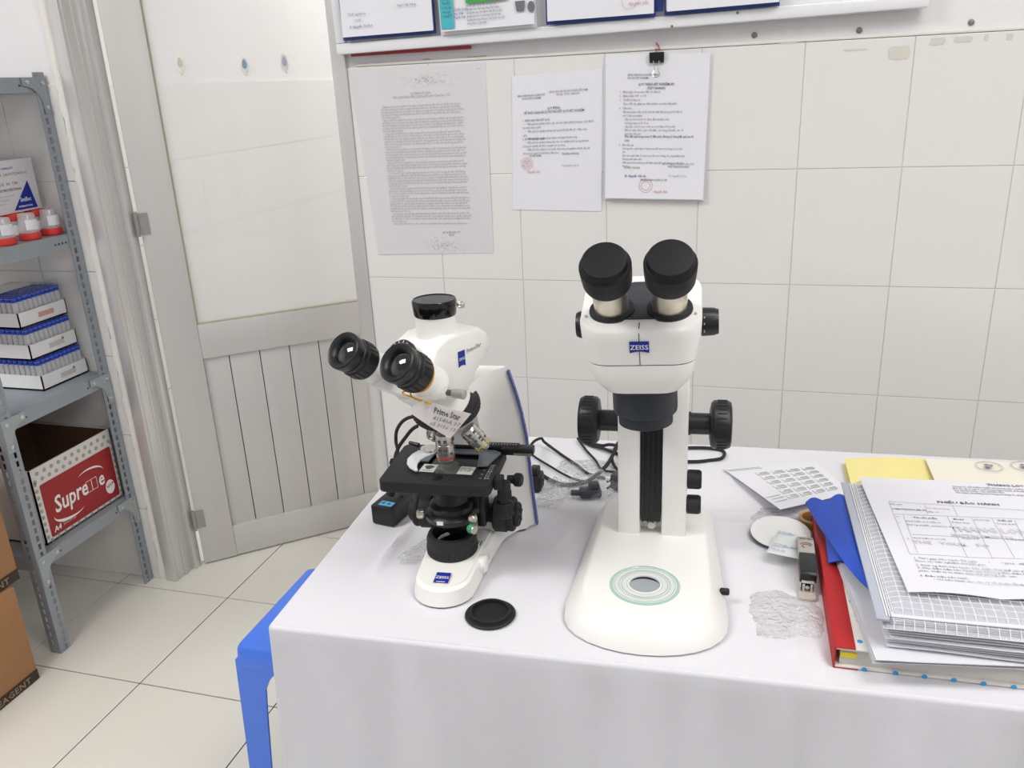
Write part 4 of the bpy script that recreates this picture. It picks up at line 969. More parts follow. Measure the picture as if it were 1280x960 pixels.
MG = basis(Vector((0, -.0028, 0)), l4[1], -(l4[3]-l4[0])+l4[1]*0)
text('writing', 'Prime Star', .0115, ink_k, tg, MG @ Matrix.Translation((.014, -.0115, .0003)), sx=.66, bold=.0002)
text('writing', '41540A 07', .0075, ink_m, tg, MG @ Matrix.Translation((.014, -.020, .0003)), shear=.3); text('writing', 'số 3156 131576', .007, ink_m, tg, MG @ Matrix.Translation((.012, -.028, .0003)), shear=.3)
bm = nb(); a, b = tp(IP-.008, -.021, .041), tagTL+Vector((.004, -.002, -.002)); a = wm @ a
tube(bm, [a-tagTL, a-tagTL+Vector((.006, -.006, -.006)), b-tagTL+Vector((.004, -.003, 0)), b-tagTL, a-tagTL+Vector((-.008, -.004, -.002)), a-tagTL+Vector((0, .002, .001))], .0011, 6); obj('string_loop', bm, yellow, tg)
# slider on right of the head
bm = nb(); p0 = HM @ Vector((.030, -.030, .281)); dr = HM.to_3x3() @ Vector((1, .25, 0)); cyl(bm, p0, dr, .004, .016); o1 = obj('slider_shaft', bm, mat('grey_shaft', '6a6a6c', .4, .5), ps)
bm = nb(); cyl(bm, p0+dr.normalized()*.014, dr, .0058, .018, bev=.001, r2=.0065); obj('slider_knob', bm, mat('warm_grey_knob', 'b5b1ac', .4, .2), ps)

# ================================================================ STEREO MICROSCOPE (right)
SA = math.radians(4)
sm = thing('stereo_microscope', (-.128, 1.09, T), SA, label='white stereo microscope with two black capped eyepieces in the middle of the table', cat='microscope')
def bring(z, hw_f, hw_r, yr, yfs, yf, rr=.02):
    pts = [(hw_r-.012, yr)]+[(hw_r-.012+.012*math.sin(a), yr-.012+.012*math.cos(a)) for a in [PI/2*k/5 for k in range(1, 6)]]
    pts += [(hw_r+(hw_f-hw_r)*k/6, (yr-.02)+(yfs-yr+.02)*k/6) for k in range(1, 7)]
    n = 14
    for k in range(1, n):
        a = PI*k/n; pts.append((hw_f*math.cos(a)*(1 if abs(math.cos(a)) < .9 else 1), yfs-(yfs-yf)*(math.sin(a)**.8)))
    L = [(-x, y) for x, y in reversed(pts[:12])]
    return [Vector((x, y, z)) for x, y in pts+L]
bm = nb()
ring_faces(bm, [bring(.002, .1035, .088, .095, -.168, -.250), bring(.008, .103, .087, .094, -.167, -.248), bring(.020, .0935, .081, .088, -.164, -.236), bring(.0315, .0830, .0745, .083, -.158, -.219), bring(.0335, .0800, .0720, .081, -.157, -.214), bring(.0340, .0760, .0690, .078, -.155, -.209)]); sb = obj('base', bm, white_p, sm, ang=40)
bm = nb(); a = bring(0, .1015, .086, .093, -.167, -.240); ring_faces(bm, [a, [v+Vector((0, 0, .003)) for v in a]]); obj('foot_plate', bm, dark_gap, sm)
PC = Matrix.Translation((-.002, -.151, .0335))
bm = nb(); lathe(bm, [(.0445, 0), (.0445, .0018), (.0435, .0024), (.0415, .0024), (.0410, .0018), (.0410, 0)], PC, 64, caps=False); sp = obj('stage_glass_ring', bm, mat('green_rim_glass', 'a8cabf', .08, var=.02, coat=.5), sm)
bm = nb(); lathe(bm, [(.0412, .0008), (.0412, .0019), (.0330, .0020), (.0325, .0014), (.0295, .0014), (.0290, .0020), (.0220, .0022), (.0218, .0008)], PC, 64, caps=False); obj('stage_insert', bm, mat('pale_insert', 'dbe2df', .3), sp)
bm = nb()
for r_ in (.0388, .0328, .0292, .0226): tube(bm, [PC @ Vector((r_*math.cos(2*PI*k/60), r_*math.sin(2*PI*k/60), .0021)) for k in range(61)], .00028, 4, smooth=0)
obj('insert_groove', bm, mat('groove_grey', 'a4aaa8', .5), sp)
bm = nb(); lathe(bm, [(.0222, .0018), (.0218, .0030), (.0200, .0032), (.0195, .0006)], PC, 48, caps=False); obj('insert_ring', bm, white_p, sp)
bm = nb(); lathe(bm, [(.0197, .0008), (.0, .0008)], PC, 48, caps=False); obj('centre_plate', bm, frost, sp)
bm = nb()
cr = [(.0187*math.cos(a), .0187*math.sin(a)) for a in [math.radians(18+144*k/20) for k in range(21)]]
prism(bm, cr+[(x, y-.0042*math.sin(math.pi*(k+.5)/21)) for k, (x, y) in reversed(list(enumerate(cr)))], .0010, .0016, PC)
obj('dark_gap', bm, black_m, sp)
bm = nb(); cyl(bm, (.093, -.125, .017), (1, 0, 0), .0048, .012, bev=.0015); obj('base_knob', bm, black_p, sm)
# column
bm = nb()
box(bm, (-.0325, .012, .172), (.031, .066, .282), bev=.003); obj('column_side', bm, white_p, sm)
bm = nb(); box(bm, (.0300, .012, .172), (.034, .066, .282), bev=.003); obj('column_side', bm, white_p, sm)
bm = nb(); box(bm, (-.002, .026, .172), (.034, .050, .280)); obj('column_back', bm, white_p, sm)
bm = nb(); box(bm, (-.0025, -.010, .199), (.028, .016, .290)); 
for x in (-.011, -.004, .003, .010): box(bm, (x-.002, -.0195, .199), (.0022, .004, .290))
obj('slide_rail', bm, black_p, sm)
bm = nb(); cyl(bm, (-.001, -.012, .046), (0, -1, 0), .006, .004, bev=.001); obj('cable_plug', bm, mat('pale_plug', 'c9c9c7', .5), sm)
bm = nb(); box(bm, (-.0025, -.028, .218), (.030, .03, .010), bev=.002); box(bm, (-.012, -.036, .211), (.006, .008, .006), bev=.001); box(bm, (.008, -.036, .211), (.006, .008, .006), bev=.001); obj('carrier_clip', bm, black_p, sm)
# focus knobs
for s in (-1, 1):
    bm = nb(); cyl(bm, (s*.047, .010, .195), (s, 0, 0), .0150, .029, bev=.001); cyl(bm, (s*.047, .010, .195), (s, 0, 0), .0165, .003)
    lathe(bm, [(.020, 0), (.030, .002), (.0335, .006), (.0335, .024), (.031, .0285), (.024, .030), (0, .029)], frame_to((s*.075, .010, .195), (s, 0, 0)), 48)
    k_ = obj('focus_knob', bm, black_p, sm)
    bm = nb(); M = frame_to((s*.075, .010, .195), (s, 0, 0))
    for k in range(30): box(bm, (.0337, 0, .0165), (.0008, .0022, .013), M @ Matrix.Rotation(2*PI*k/30, 4, 'Z'), bev=.0003)
    obj('knob_ribs', bm, black_m, k_)
for i, z in enumerate((.117, .078)):
    bm = nb(); lathe(bm, [(.0095, 0), (.0135, .001), (.0130, .018), (.0115, .020), (0, .020)], frame_to((.047, -.005, z), (1, 0, 0)), 36)
    M = frame_to((.047, -.005, z), (1, 0, 0))
    for k in range(20): box(bm, (.0132, 0, .010), (.0008, .0015, .014), M @ Matrix.Rotation(2*PI*k/20, 4, 'Z'))
    obj('light_dial', bm, black_m, sm)
# head, leaning by a hair to the left
HD = Matrix.Translation((-.006, -.085, .231)) @ Matrix.Rotation(math.radians(-2.2), 4, 'Y')
def hp(x, y, z): return HD @ Vector((x, y, z))
# carrier arm between column and head
bm = nb(); box(bm, (-.006, -.036, .275), (.074, .060, .045), bev=.006); obj('head_carrier', bm, white_p, sm)
bm = nb(); lathe(bm, [(0, .003), (.030, .002), (.034, .004), (.0345, .018), (.0355, .019)], HD, 56); lathe(bm, [(.0355, .018), (.0395, .020), (.0405, .024), (.0405, .066)], HD, 56); obj('objective_drum', bm, slate, sm)
bm = nb(); lathe(bm, [(0, .0025), (.026, .0015)], HD, 40); obj('front_lens', bm, lens_m, sm)
def rr_ring(hw_, yf, yb, r, z, slope=0, zf=0):
    pts = rrect(-hw_, hw_, yf, yb, r, 6)
    return [hp(x, y, z+(slope*(y-yf) if slope else 0)) for x, y in pts]
bm = nb()
ring_faces(bm, [rr_ring(.040, -.048, .042, .02, .0590), rr_ring(.045, -.053, .046, .022, .0610), rr_ring(.0555, -.058, .050, .024, .073), rr_ring(.0615, -.0605, .052, .026, .085), rr_ring(.0635, -.061, .053, .027, .0985)]); obj('lower_shell', bm, white_p, sm)
bm = nb(); ring_faces(bm, [rr_ring(.0625, -.0602, .052, .027, .098), rr_ring(.0625, -.0602, .052, .027, .1002)]); obj('seam', bm, dark_gap, sm)
SLP = .33
bm = nb()
R0 = [rr_ring(.0637, -.0612, .053, .027, .0998), rr_ring(.067, -.0630, .054, .028, .114), rr_ring(.0705, -.0648, .055, .029, .1310)]
R0 += [rr_ring(.0718, -.0658, .053, .030, .1390, SLP), rr_ring(.0706, -.0645, .051, .029, .1430, SLP), rr_ring(.0670, -.0605, .050, .027, .1447, SLP)]
ring_faces(bm, R0); obj('upper_shell', bm, white_p, sm, ang=50)
bm = nb(); box(bm, (0, 0, 0), (.0009, .0012, .040), HD @ Matrix.Translation((0, -.0634, .120)) @ Matrix.Rotation(math.radians(6.5), 4, 'X')); 
box(bm, (0, 0, 0), (.0009, .012, .0012), HD @ Matrix.Translation((0, -.056, .1461)) @ Matrix.Rotation(math.atan(SLP), 4, 'X')); obj('seam', bm, dark_gap, sm)
ML = HD @ Matrix.Translation((0, -.0650, .123)) @ Matrix.Rotation(PI/2+math.radians(6.5), 4, 'X')
logo(sm, ML, .0225, .0145, size=.0082)
# sloped black top plate
TPm = HD @ Matrix.Translation((0, -.0605, .1447)) @ Matrix.Rotation(math.atan(SLP), 4, 'X')
bm = nb()
pts = []
EX = .0340; cyE = .042; re = .0275
for k in range(25):
    a = math.radians(35+290*k/24) ; pts.append((-EX+re*math.cos(a), cyE-.004+re*math.sin(a)))
pts = [(-EX+re*math.cos(a), cyE-.004+re*math.sin(a)) for a in [math.radians(60+240*k/20) for k in range(21)]]+[(-.018, .018), (.018, .018)]+[(EX+re*math.cos(a), cyE-.004+re*math.sin(a)) for a in [math.radians(-120+240*k/20) for k in range(21)]]+[(.022, .092), (.012, .101), (-.012, .101), (-.022, .092)]
prism(bm, list(reversed(pts)), -.002, .0016, TPm, bev=.0005); obj('top_plate', bm, slate, sm)
for s in (-1, 1):
    bm = nb(); base_p = TPm @ Vector((s*EX, cyE-.004, .001))
    e_ = math.radians(49); div = math.radians(1.2)*s
    dloc = Vector((math.sin(div), -math.cos(e_)*math.cos(div), math.sin(e_)*math.cos(div)))
    d_ = dloc.normalized()
    Mx = frame_to(base_p, d_)
    lathe(bm, [(.0268, 0), (.0268, .003), (.0245, .0045)], TPm @ Matrix.Translation((s*EX, cyE-.004, .001)), 44); obj('tube_collar', bm, rubber, sm)
    bm = nb(); lathe(bm, [(.0205, -.012), (.0205, .064), (0, .064)], Mx, 44); et = obj('eye_tube', bm, satin, sm)
    bm = nb(); o_ = .057
    lathe(bm, [(.0210, o_), (.0272, o_+.0005), (.0284, o_+.004), (.0294, o_+.020), (.0296, o_+.031), (.0284, o_+.0325), (.0264, o_+.034), (.0260, o_+.0395), (.0248, o_+.0415), (.0228, o_+.042), (.0, o_+.0418)], Mx, 56); obj('eyepiece_cap', bm, mat('cap_rubber', '131416', .55, var=.1, spec=.3), sm)
for s in (-1, 1):
    bm = nb(); M = HD @ frame_to((s*.066+(.003 if s > 0 else .004), .006, .132), (s, 0, 0)); L_ = .022 if s > 0 else .020
    lathe(bm, [(.014, 0), (.0175, .002), (.0170, .014), (.0150, L_), (0, L_)], M, 40)
    for k in range(18): box(bm, (.0170, 0, .010), (.0012, .002, .013), M @ Matrix.Rotation(2*PI*k/18, 4, 'Z') @ Matrix.Rotation(-.06, 4, 'Y'), bev=.0003)
    z_ = obj('zoom_knob', bm, black_p, sm)
    if s > 0:
        for zt, sx_ in ((.149, '4'), (.141, '3'), (.132, '2')): text('zoom_number', sx_, .004, ink_w, z_, HD @ basis((.073, -.0122, zt-.008), (1, 0, 0), (0, 0, 1)))
    bm = nb(); c = TPm @ Vector((s*.064, .026, .001)); cyl(bm, c, (s*.6, 0, .8), .0016, .0015, seg=12); obj('screw', bm, satin, sm)

# ================================================================ SMALL THINGS ON THE TABLE
p = TP(613, 769, T)
t = thing('dust_cap', p, label='round black plastic dust cap lying open side up in front of the compound microscope', cat='cap')
bm = nb(); lathe(bm, [(.030, 0), (.0325, .0008), (.0328, .002), (.0315, .003), (.0265, .0032), (.0262, .0075), (.0245, .008), (.0238, .0072), (.0236, .0022), (0, .002)], Matrix.Translation((0, 0, .0005)), 60); obj('disc', bm, black_m, t)
bm = nb()
for k in range(60): box(bm, (.0327, 0, .0017), (.0008, .0012, .002), Matrix.Rotation(2*PI*k/60, 4, 'Z'))
obj('edge_knurl', bm, black_m, t)
# socket block (power adapter) behind the stage
p = TP(478, 657, T)
t = thing('socket_block', p, math.radians(-8), label='black plastic power socket block with blue label at the left edge of the table', cat='socket')
bm = nb(); prism(bm, rrect(-.020, .022, 0, .10, .005, 4), .001, .032, bev=.002); obj('body', bm, black_p, t)
bm = nb(); box(bm, (.003, .014, .0323), (.024, .014, .0006)); lb = obj('blue_label', bm, mat('light_blue_label', '5fb4e0', .5), t)
bm = nb(); prism(bm, [(-.004, .012), (-.001, .012), (-.001, .018), (-.007, .014)], .0326, .033); prism(bm, [(.004, .012), (.010, .012), (.007, .018)], .0326, .033); obj('label_symbol', bm, mat('dark_blue_ink', '173a6a', .5), lb)
# cables
def cable(name, pts, r, lab, m_=rubber, cat='cable'):
    b = nb(); tube(b, pts, r, 10); return obj(name, b, m_, label=lab, cat=cat)
zc = T+.0032
def tc(*a): return [TP(px, py, T+h) for px, py, h in a]
cable('power_cable', tc((655, 600, .004), (668, 582, .02), (650, 560, .03))[:0]+tc((652, 588, .045), (664, 556, .028), (676, 548, .018), (681, 553, .012), (700, 567, .004), (722, 582, .004), (735, 592, .004), (756, 598, .004)), .0026, 'black power cable arching from behind the compound microscope toward the bagged plug')
cable('power_cable', tc((655, 560, .004), (670, 572, .004), (688, 583, .004), (705, 593, .004), (722, 600, .004), (748, 604, .004)), .0020, 'thin black cable lying flat between the two microscopes')
cable('power_cable', tc((672, 590, .006), (690, 601, .004), (710, 606, .003), (735, 601, .006), (757, 583, .010), (768, 565, .008), (775, 552, .006), (800, 546, .004), (830, 552, .004)), .0034, 'thick black cable looping in front of the clear bags behind the stereo microscope')
cable('power_cable', tc((724, 549, .004), (738, 556, .004), (752, 560, .006), (775, 568, .004), (800, 573, .004), (860, 577, .0035), (890, 575, .0035), (903, 572, .0035), (904, 564, .0035), (885, 560, .0035), (850, 560, .0035), (800, 562, .0035), (765, 556, .010), (752, 557, .008), (735, 553, .004)), .0030, 'black cable looped behind the stereo microscope, showing to the right of its column')
cable('power_cable', tc((722, 548, .006), (732, 562, .004), (744, 575, .004), (752, 587, .004), (768, 590, .004)), .0022, 'thin black cable running down from below the left focus knob')
cable('power_cable', tc((770, 558, .018), (765, 572, .010), (770, 585, .004), (782, 592, .004), (800, 588, .004)), .0028, 'short black cable loop just left of the stereo microscope column')
def yc(*a): return [YP(px, py, yy) for px, py, yy in a]
cable('cable', yc((528, 524, 1.135), (516, 521, 1.135), (504, 526, 1.13), (496, 538, 1.13), (495, 552, 1.13), (497, 566, 1.12), (490, 585, 1.11), (487, 602, 1.105), (485, 618, 1.10)), .0028, 'black power cord looping down at the left behind the stage')
cable('cable', yc((528, 530, 1.15), (516, 536, 1.15), (506, 548, 1.15), (498, 560, 1.15), (494, 575, 1.14), (500, 600, 1.13), (502, 616, 1.12)), .0030, 'second black power cord crossing behind the left side of the stage')
t = thing('power_plug', YP(491, 577, 1.10), label='black ribbed power plug end standing above the socket block', cat='plug')
bm = nb(); lathe(bm, [(0, -.06), (.006, -.06), (.007, -.035), (.006, -.03)]+[(.0055 if k % 2 else .0043, -.03+.004*k) for k in range(8)]+[(.004, .004), (0, .004)], Matrix.Rotation(.15, 4, 'Y'), 18); obj('body', bm, rubber, t)
# adapter behind the compound microscope
p = TP(668, 615, T)
t = thing('power_adapter', p, label='small black plug showing behind the right edge of the compound microscope', cat='plug')
bm = nb(); box(bm, (0, .01, .016), (.024, .03, .03), bev=.004); box(bm, (0, .01, .036), (.014, .02, .012), bev=.002); obj('body', bm, black_p, t)
# clear bags
def bag(c, rx, ry, h, seed, lab, m_=bag_m, rot=0, name='plastic_bag', folds=9, sharp=.5, nu=44, nv=30):
    bm = nb(); rnd = random.Random(seed); ca_, sa_ = math.cos(rot), math.sin(rot)
    cr = [(rnd.uniform(0, PI), rnd.uniform(8, 26), rnd.uniform(0, 6), rnd.uniform(.3, 1)) for _ in range(folds)]
    for side in (0, 1):
        def f(u, v):
            x, y = (u-.5)*2, (v-.5)*2; e = max(0, (1-abs(x)**2.5)*(1-abs(y)**2.5))
            an = math.atan2(y, x); rad = max(abs(x), abs(y)); wob = .22*noise.noise(Vector((math.cos(an)*1.6, math.sin(an)*1.6, seed)))+.07*noise.noise(Vector((math.cos(an)*6, math.sin(an)*6, seed)))
            q = .55; x, y = x*(1-q)+rad*math.cos(an)*q, y*(1-q)+rad*math.sin(an)*q
            k = 0
            for a, fr_, ph, am in cr: k += am*abs(math.sin((x*math.cos(a)+y*math.sin(a))*fr_*.35+ph))
            k = k/folds
            z = h*(e**.6)*(.35+sharp*(k*1.2)+.3*noise.noise(Vector((x*2.2, y*2.2, seed)))) if side else h*.02
            X, Y = x*rx*(1+wob), y*ry*(1+wob); return Vector((X*ca_-Y*sa_, X*sa_+Y*ca_, max(.0006, z+.0008)))
        sheet(bm, nu, nv, f)
    o = obj(name, bm, m_, loc=(c.x, c.y, T), ang=22, label=lab, cat='bag'); return o
bag(TP(747, 612, T), .052, .040, .040, 3, 'clear plastic bag holding a black plug, left of the stereo microscope column', rot=.2)
t = thing('bagged_plug', TP(738, 622, T), .35, label='dark grey power plug inside the clear bag beside the stereo microscope', cat='plug')
dk = mat('dusty_black_plug', '3a3f46', .5)
bm = nb(); box(bm, (0, 0, .010), (.036, .020, .016), bev=.004); box(bm, (.006, .0, .022), (.018, .016, .012), bev=.004); cyl(bm, (-.016, 0, .010), (-1, 0, .1), .005, .016, bev=.001); obj('body', bm, dk, t)
t = thing('bagged_plug', TP(778, 612, T), -.3, label='second dark power plug in the clear bag, touching the column', cat='plug')
bm = nb(); box(bm, (0, 0, .016), (.036, .026, .028), bev=.005); obj('body', bm, dk, t)
bm = nb(); cyl(bm, (-.014, -.013, .022), (0, -1, .1), .0022, .014, seg=12); cyl(bm, (-.014, -.013, .010), (0, -1, .1), .0022, .014, seg=12); obj('prong', bm, chrome, t)
bag(TP(692, 622, T), .024, .040, .045, 8, 'crumpled clear plastic bag right of the compound microscope arm', rot=-.2)
bag(TP(735, 585, T), .055, .030, .012, 12, 'flat clear bag lying under the cables between the microscopes', m_=bag_thin, rot=.1)
bag(TP(526, 690, T), .019, .040, .014, 5, 'small crumpled clear wrapper left of the compound microscope base', m_=bag_m, rot=-.35, folds=14)
bag(TP(980, 770, T), .042, .052, .010, 9, 'crinkled clear plastic wrapper below the stapler', m_=bag_m, rot=.1, folds=16, nu=60, nv=50)
bag(TP(985, 650, T), .052, .030, .010, 15, 'clear plastic bag behind the round white disc', m_=bag_thin, rot=-.1, folds=12)
# round disc: white top, black underside
p = (TP(937, 668, T)+TP(1014, 675, T))/2
t = thing('stage_disc', (p.x, p.y, T), label='round white stage disc with black underside lying behind the stapler', cat='disc')
M = Matrix.Translation((0, 0, .006)) @ Matrix.Rotation(math.radians(4), 4, 'X')
bm = nb(); lathe(bm, [(.0425, 0), (.0432, .0006), (.0432, .0022)], M, 60); obj('black_side', bm, black_p, t)
bm = nb(); lathe(bm, [(.0430, .0022), (.0425, .0032), (0, .0032)], M, 60); obj('white_side', bm, mat('glossy_white_disc', 'efefed', .2), t)
# desiccant sachet
p = TP(984, 688, T+.01)
t = thing('desiccant_sachet', (p.x, p.y, T+.0115), math.radians(-12), label='small grey white printed desiccant sachet leaning on the white disc', cat='sachet')
bm = nb()
def sf(s):
    def f(u, v):
        x, y = (u-.5)*.046, (v-.5)*.062; e = min(1, min(u, 1-u, v, 1-v)*5); return Vector((x*(1-.15*v), y, s*.0035*math.sqrt(e)+.002+.10*max(-.024, y)*.4+.006))
    return f
sheet(bm, 14, 16, sf(1)); sheet(bm, 14, 16, sf(-1)); obj('pouch', bm, sachet_m, t, ang=60)
for r_, (y, s_) in enumerate(((.022, 'SILICA GEL'), (.0155, 'DO NOT EAT'), (-.012, 'SILICA GEL  SILICA'), (-.019, 'DESICCANT  DESI'), (-.026, 'SILICA GEL'))):
    text('print', s_, .0052, mat('sachet_ink', '7088b0', .7), t, Matrix.Translation((-.018, y, .0128+.04*y)) @ Matrix.Rotation(.04, 4, 'X') @ Matrix.Rotation(.2*((r_ % 2)-.5), 4, 'Z'), sx=.8)
# stapler
a, b = TP(1009, 748, T), TP(1002, 672, T)
dirv = (b-a); t = thing('stapler', a, math.atan2(dirv.y, dirv.x)-PI/2, label='small black and silver stapler standing between the sachet and the red book', cat='stapler')
ivory = mat('ivory_metal', 'cfc6bb', .4, .3)
bm = nb(); box(bm, (0, .058, .0025), (.022, .128, .004), bev=.001); obj('base', bm, ivory, t)
bm = nb(); 
for x in (-.0085, .0085): box(bm, (x, .062, .013), (.0012, .105, .018), bev=.0003)
box(bm, (0, .062, .020), (.016, .110, .004)); box(bm, (-.005, .010, .010), (.003, .006, .014)); box(bm, (.005, .010, .010), (.003, .006, .014)); cyl(bm, (0, .0145, .009), (0, -1, 0), .0028, .003, seg=14); obj('magazine', bm, chrome, t)
bm = nb(); prism(bm, [(.008, .018), (.008, .030), (.012, .033), (.055, .036), (.055, .022)], -.0105, .0105, basis((0, 0, 0), (0, 1, 0), (0, 0, 1)) , bev=.0015); obj('black_cover', bm, black_p, t)
bm = nb(); prism(bm, [(.055, .022), (.055, .0365), (.090, .037), (.108, .030), (.112, .020)], -.0105, .0105, basis((0, 0, 0), (0, 1, 0), (0, 0, 1)), bev=.001); obj('rear_cover', bm, mat('silver_grey_cover', 'b9b3ad', .4, .2), t)
text('lettering', 'KW-TRIO', .0042, ink_k, t, basis((-.008, .088, .0376), (1, 0, 0), (0, 1, 0)), bold=.0002)
bm = nb(); 
for s_, w_ in ((0, .008), (1, .006)): tube(bm, [Vector((w_*math.cos(2*PI*k/24)*.9, .074+.005*math.sin(2*PI*k/24)-.004*s_, .0373)) for k in range(13+s_*4)], .0005, 5, smooth=0)
obj('emblem', bm, mat('orange_ink', 'a8643a', .5), t)
# tape roll
p = TP(1016, 655, T)
t = thing('tape_roll', (p.x, p.y, T), label='roll of amber adhesive tape half under the blue fabric', cat='tape')
bm = nb(); lathe(bm, [(.0165, .001), (.021, .001), (.021, .012), (.0165, .012), (.0165, .001)], None, 40); obj('tape', bm, amber, t)
# calendar card
cp = [TP(904, 587, T), TP(1018, 578, T), TP(1068, 622, T+.006), TP(1010, 634, T+.010), TP(975, 641, T+.012)]
A_, B_, C_, D_ = TP(904, 587, T+.002), TP(1018, 577, T+.002), TP(1063, 618, T+.006), TP(975, 641, T+.012)
t = thing('calendar_sheet', (A_.x, A_.y, T), label='white sheet printed with a grid of calendar months lying at the back of the table', cat='paper')
X_ = (B_-A_); X_.z = 0; Yd = (D_-A_); Yd.z = 0
l4 = [Vector((v.x-A_.x, v.y-A_.y, v.z-T)) for v in (A_, B_, C_, D_)]
def cf(u, v, lift=0):
    a = l4[0].lerp(l4[1], u); b = l4[3].lerp(l4[2], u); q = a.lerp(b, v); q.z += .004*math.sin(PI*v)*.4+lift+.010*v*v*(1-u)*.4+.0012; return q
bm = nb(); sheet(bm, 14, 14, lambda u, v: cf(u, v), thick=.0006); obj('sheet', bm, paper, t)
bm = nb()
for i in range(4):
    for j in range(6):
        u0, v0 = .26+.175*i, .18+.118*j
        for k in range(3):
            q = cf(u0+.075-.01*k, v0+.022+.028*k, .0010); d_ = (cf(u0+.14, v0+.03+.028*k, .001)-cf(u0, v0+.03+.028*k, .001)); d_.z = 0
            box(bm, (0, 0, 0), (d_.length*(.62 if k == 0 else .9), .0013 if k else .002, .0002), basis(q, d_, Vector((-d_.y, d_.x, 0))))
        q = cf(u0-.012, v0+.05, .001); d_ = cf(u0-.012, v0+.095, .001)-cf(u0-.012, v0+.01, .001)
        box(bm, (0, 0, 0), (d_.length, .0008, .0002), basis(q, d_, Vector((-d_.y, d_.x, 0))))
for u, v, w_ in ((.07, .05, .03), (.07, .08, .028), (.25, .05, .03), (.25, .08, .035), (.06, .75, .03), (.09, .80, .026), (.08, .86, .03)):
    q = cf(u+.03, v, .001); d_ = cf(u+.1, v, .001)-cf(u, v, .001); d_.z = 0; box(bm, (0, 0, 0), (w_, .0013, .0002), basis(q, d_, Vector((-d_.y, d_.x, 0))))
obj('calendar_print', bm, mat('olive_ink', '9c9e94', .8), t, flat=True)

# ---------------------------------------------------------------- the pile on the right
# red-spined ledger
a, b = TP(1043, 834, T), TP(1280, 862, T); ang = math.atan2(b.y-a.y, b.x-a.x)
lg = thing('ledger_book', a, ang, label='thick ledger book with red cloth spine and blue star patterned cover, bottom of the pile', cat='book')
LW, LD, LH = .25, .345, .027
bm = nb(); box(bm, (LW/2, LD/2, .0018), (LW, LD, .003), bev=.0008); cv = obj('back_cover', bm, wcard, lg)
bm = nb(); box(bm, (LW/2+.001, LD/2, LH/2), (LW-.008, LD-.008, LH-.006)); obj('page_block', bm, pagem, lg)
bm = nb(); box(bm, (LW/2, LD/2, LH-.0012), (LW, LD, .0026), bev=.0008); cv = obj('front_cover', bm, wcard, lg)
bm = nb(); box(bm, (.010, LD/2, LH+.0004), (.022, LD+.001, .0012), bev=.0004); box(bm, (-.0008, LD/2, LH/2), (.0022, LD+.001, LH+.0008), bev=.0008); box(bm, (.012, LD/2, .0005), (.026, LD+.001, .001)); obj('spine', bm, redb, lg)
bm = nb(); rnd = random.Random(5)
for k in range(24):
    if k % 2: x, y = .036+.012*(k % 4 == 1), .02+.0135*k; ro, ri, n = .010, .004, 7
    else: x, y = .027+.003*(k % 3), .016+.0135*k; ro, ri, n = .0032, .0032, 6
    pts = [((ro if i % 2 == 0 else ri)*math.cos(PI*i/n)+x, (ro if i % 2 == 0 else ri)*math.sin(PI*i/n)+y) for i in range(2*n)]
    prism(bm, pts, LH+.0003, LH+.0006)
for k in range(9): x = .035+.030*k if k else .032; cyl(bm, (min(x, LW-.01), -.0002, .0018), (0, -1, 0), .0030, .0004, seg=12)
obj('cover_print', bm, starb, lg, flat=True, kind='stuff')
bm = nb(); box(bm, (.014, -.001+.004, LH*.62), (.018, .002, .006)); obj('yellow_marker', bm, mat('yellow_marker', 'e8cf2a', .6), lg)
# loose white sheets
def sheetstack(name, n, z0, dz, bl, w_, d_, rot, lab, jitter=.002, m_=paper, curlfront=0, grp=None, seed=1):
    rnd = random.Random(seed); t = thing(name, (bl.x, bl.y, z0), rot, label=lab, cat='papers')
    for k in range(n):
        jx, jy, jr = rnd.uniform(-jitter, jitter), rnd.uniform(-jitter, jitter), rnd.uniform(-.01, .01)
        bm = nb()
        def f(u, v):
            x, y = w_*u, d_*v; z = dz*k*(1-curlfront*0)+.0012*math.sin(u*4+k)*(1-v)*.6+.0008
            c_, s_ = math.cos(jr), math.sin(jr); return Vector((x*c_-y*s_+jx, x*s_+y*c_+jy, max(z, dz*k+.0004)))
        sheet(bm, 10, 8, f, thick=.0008); obj('sheet', bm, m_, t)
    return t
p = TP(1092, 829, T+.031)
p_ = TP(1047, 690, T+.031); lrot = math.atan2((p_-p).y, (p_-p).x)-PI/2
def quadstack(name, n, z0, dz, q4, lab, seed):
    rnd = random.Random(seed); o_ = q4[0]; t = thing(name, (o_.x, o_.y, z0), label=lab, cat='papers')
    for k in range(n):
        jx, jy = rnd.uniform(-.003, .003), rnd.uniform(-.003, .003)
        def f(u, v):
            a = (q4[0]-o_).lerp(q4[1]-o_, u); b = (q4[3]-o_).lerp(q4[2]-o_, u); c = a.lerp(b, v)
            return Vector((c.x+jx, c.y+jy, dz*k+.0006+(q4[1].z-o_.z)*u*(1-v)*k/max(1, n-1)*.6+.0012*max(0, math.sin(u*5+k))*(1-v)))
        bm = nb(); sheet(bm, 14, 8, f, thick=.0008); obj('sheet', bm, paper, t)
    return t
quadstack('loose_papers', 3, T+.0290, .0030, [TP(1093, 829, T+.03), TP(1330, 838, T+.03), TP(1315, 700, T+.03), TP(1043, 692, T+.03)], 'loose white sheets lying directly on the ledger book', 3)
p = TP(1112, 800, T+.045)
quadstack('paper_stack', 6, T+.0390, .0040, [TP(1110, 797, T+.05), TP(1330, 822, T+.05), TP(1310, 700, T+.05), TP(1066, 640, T+.05)], 'curled stack of white papers between the loose sheets and the mesh wallet', 9)
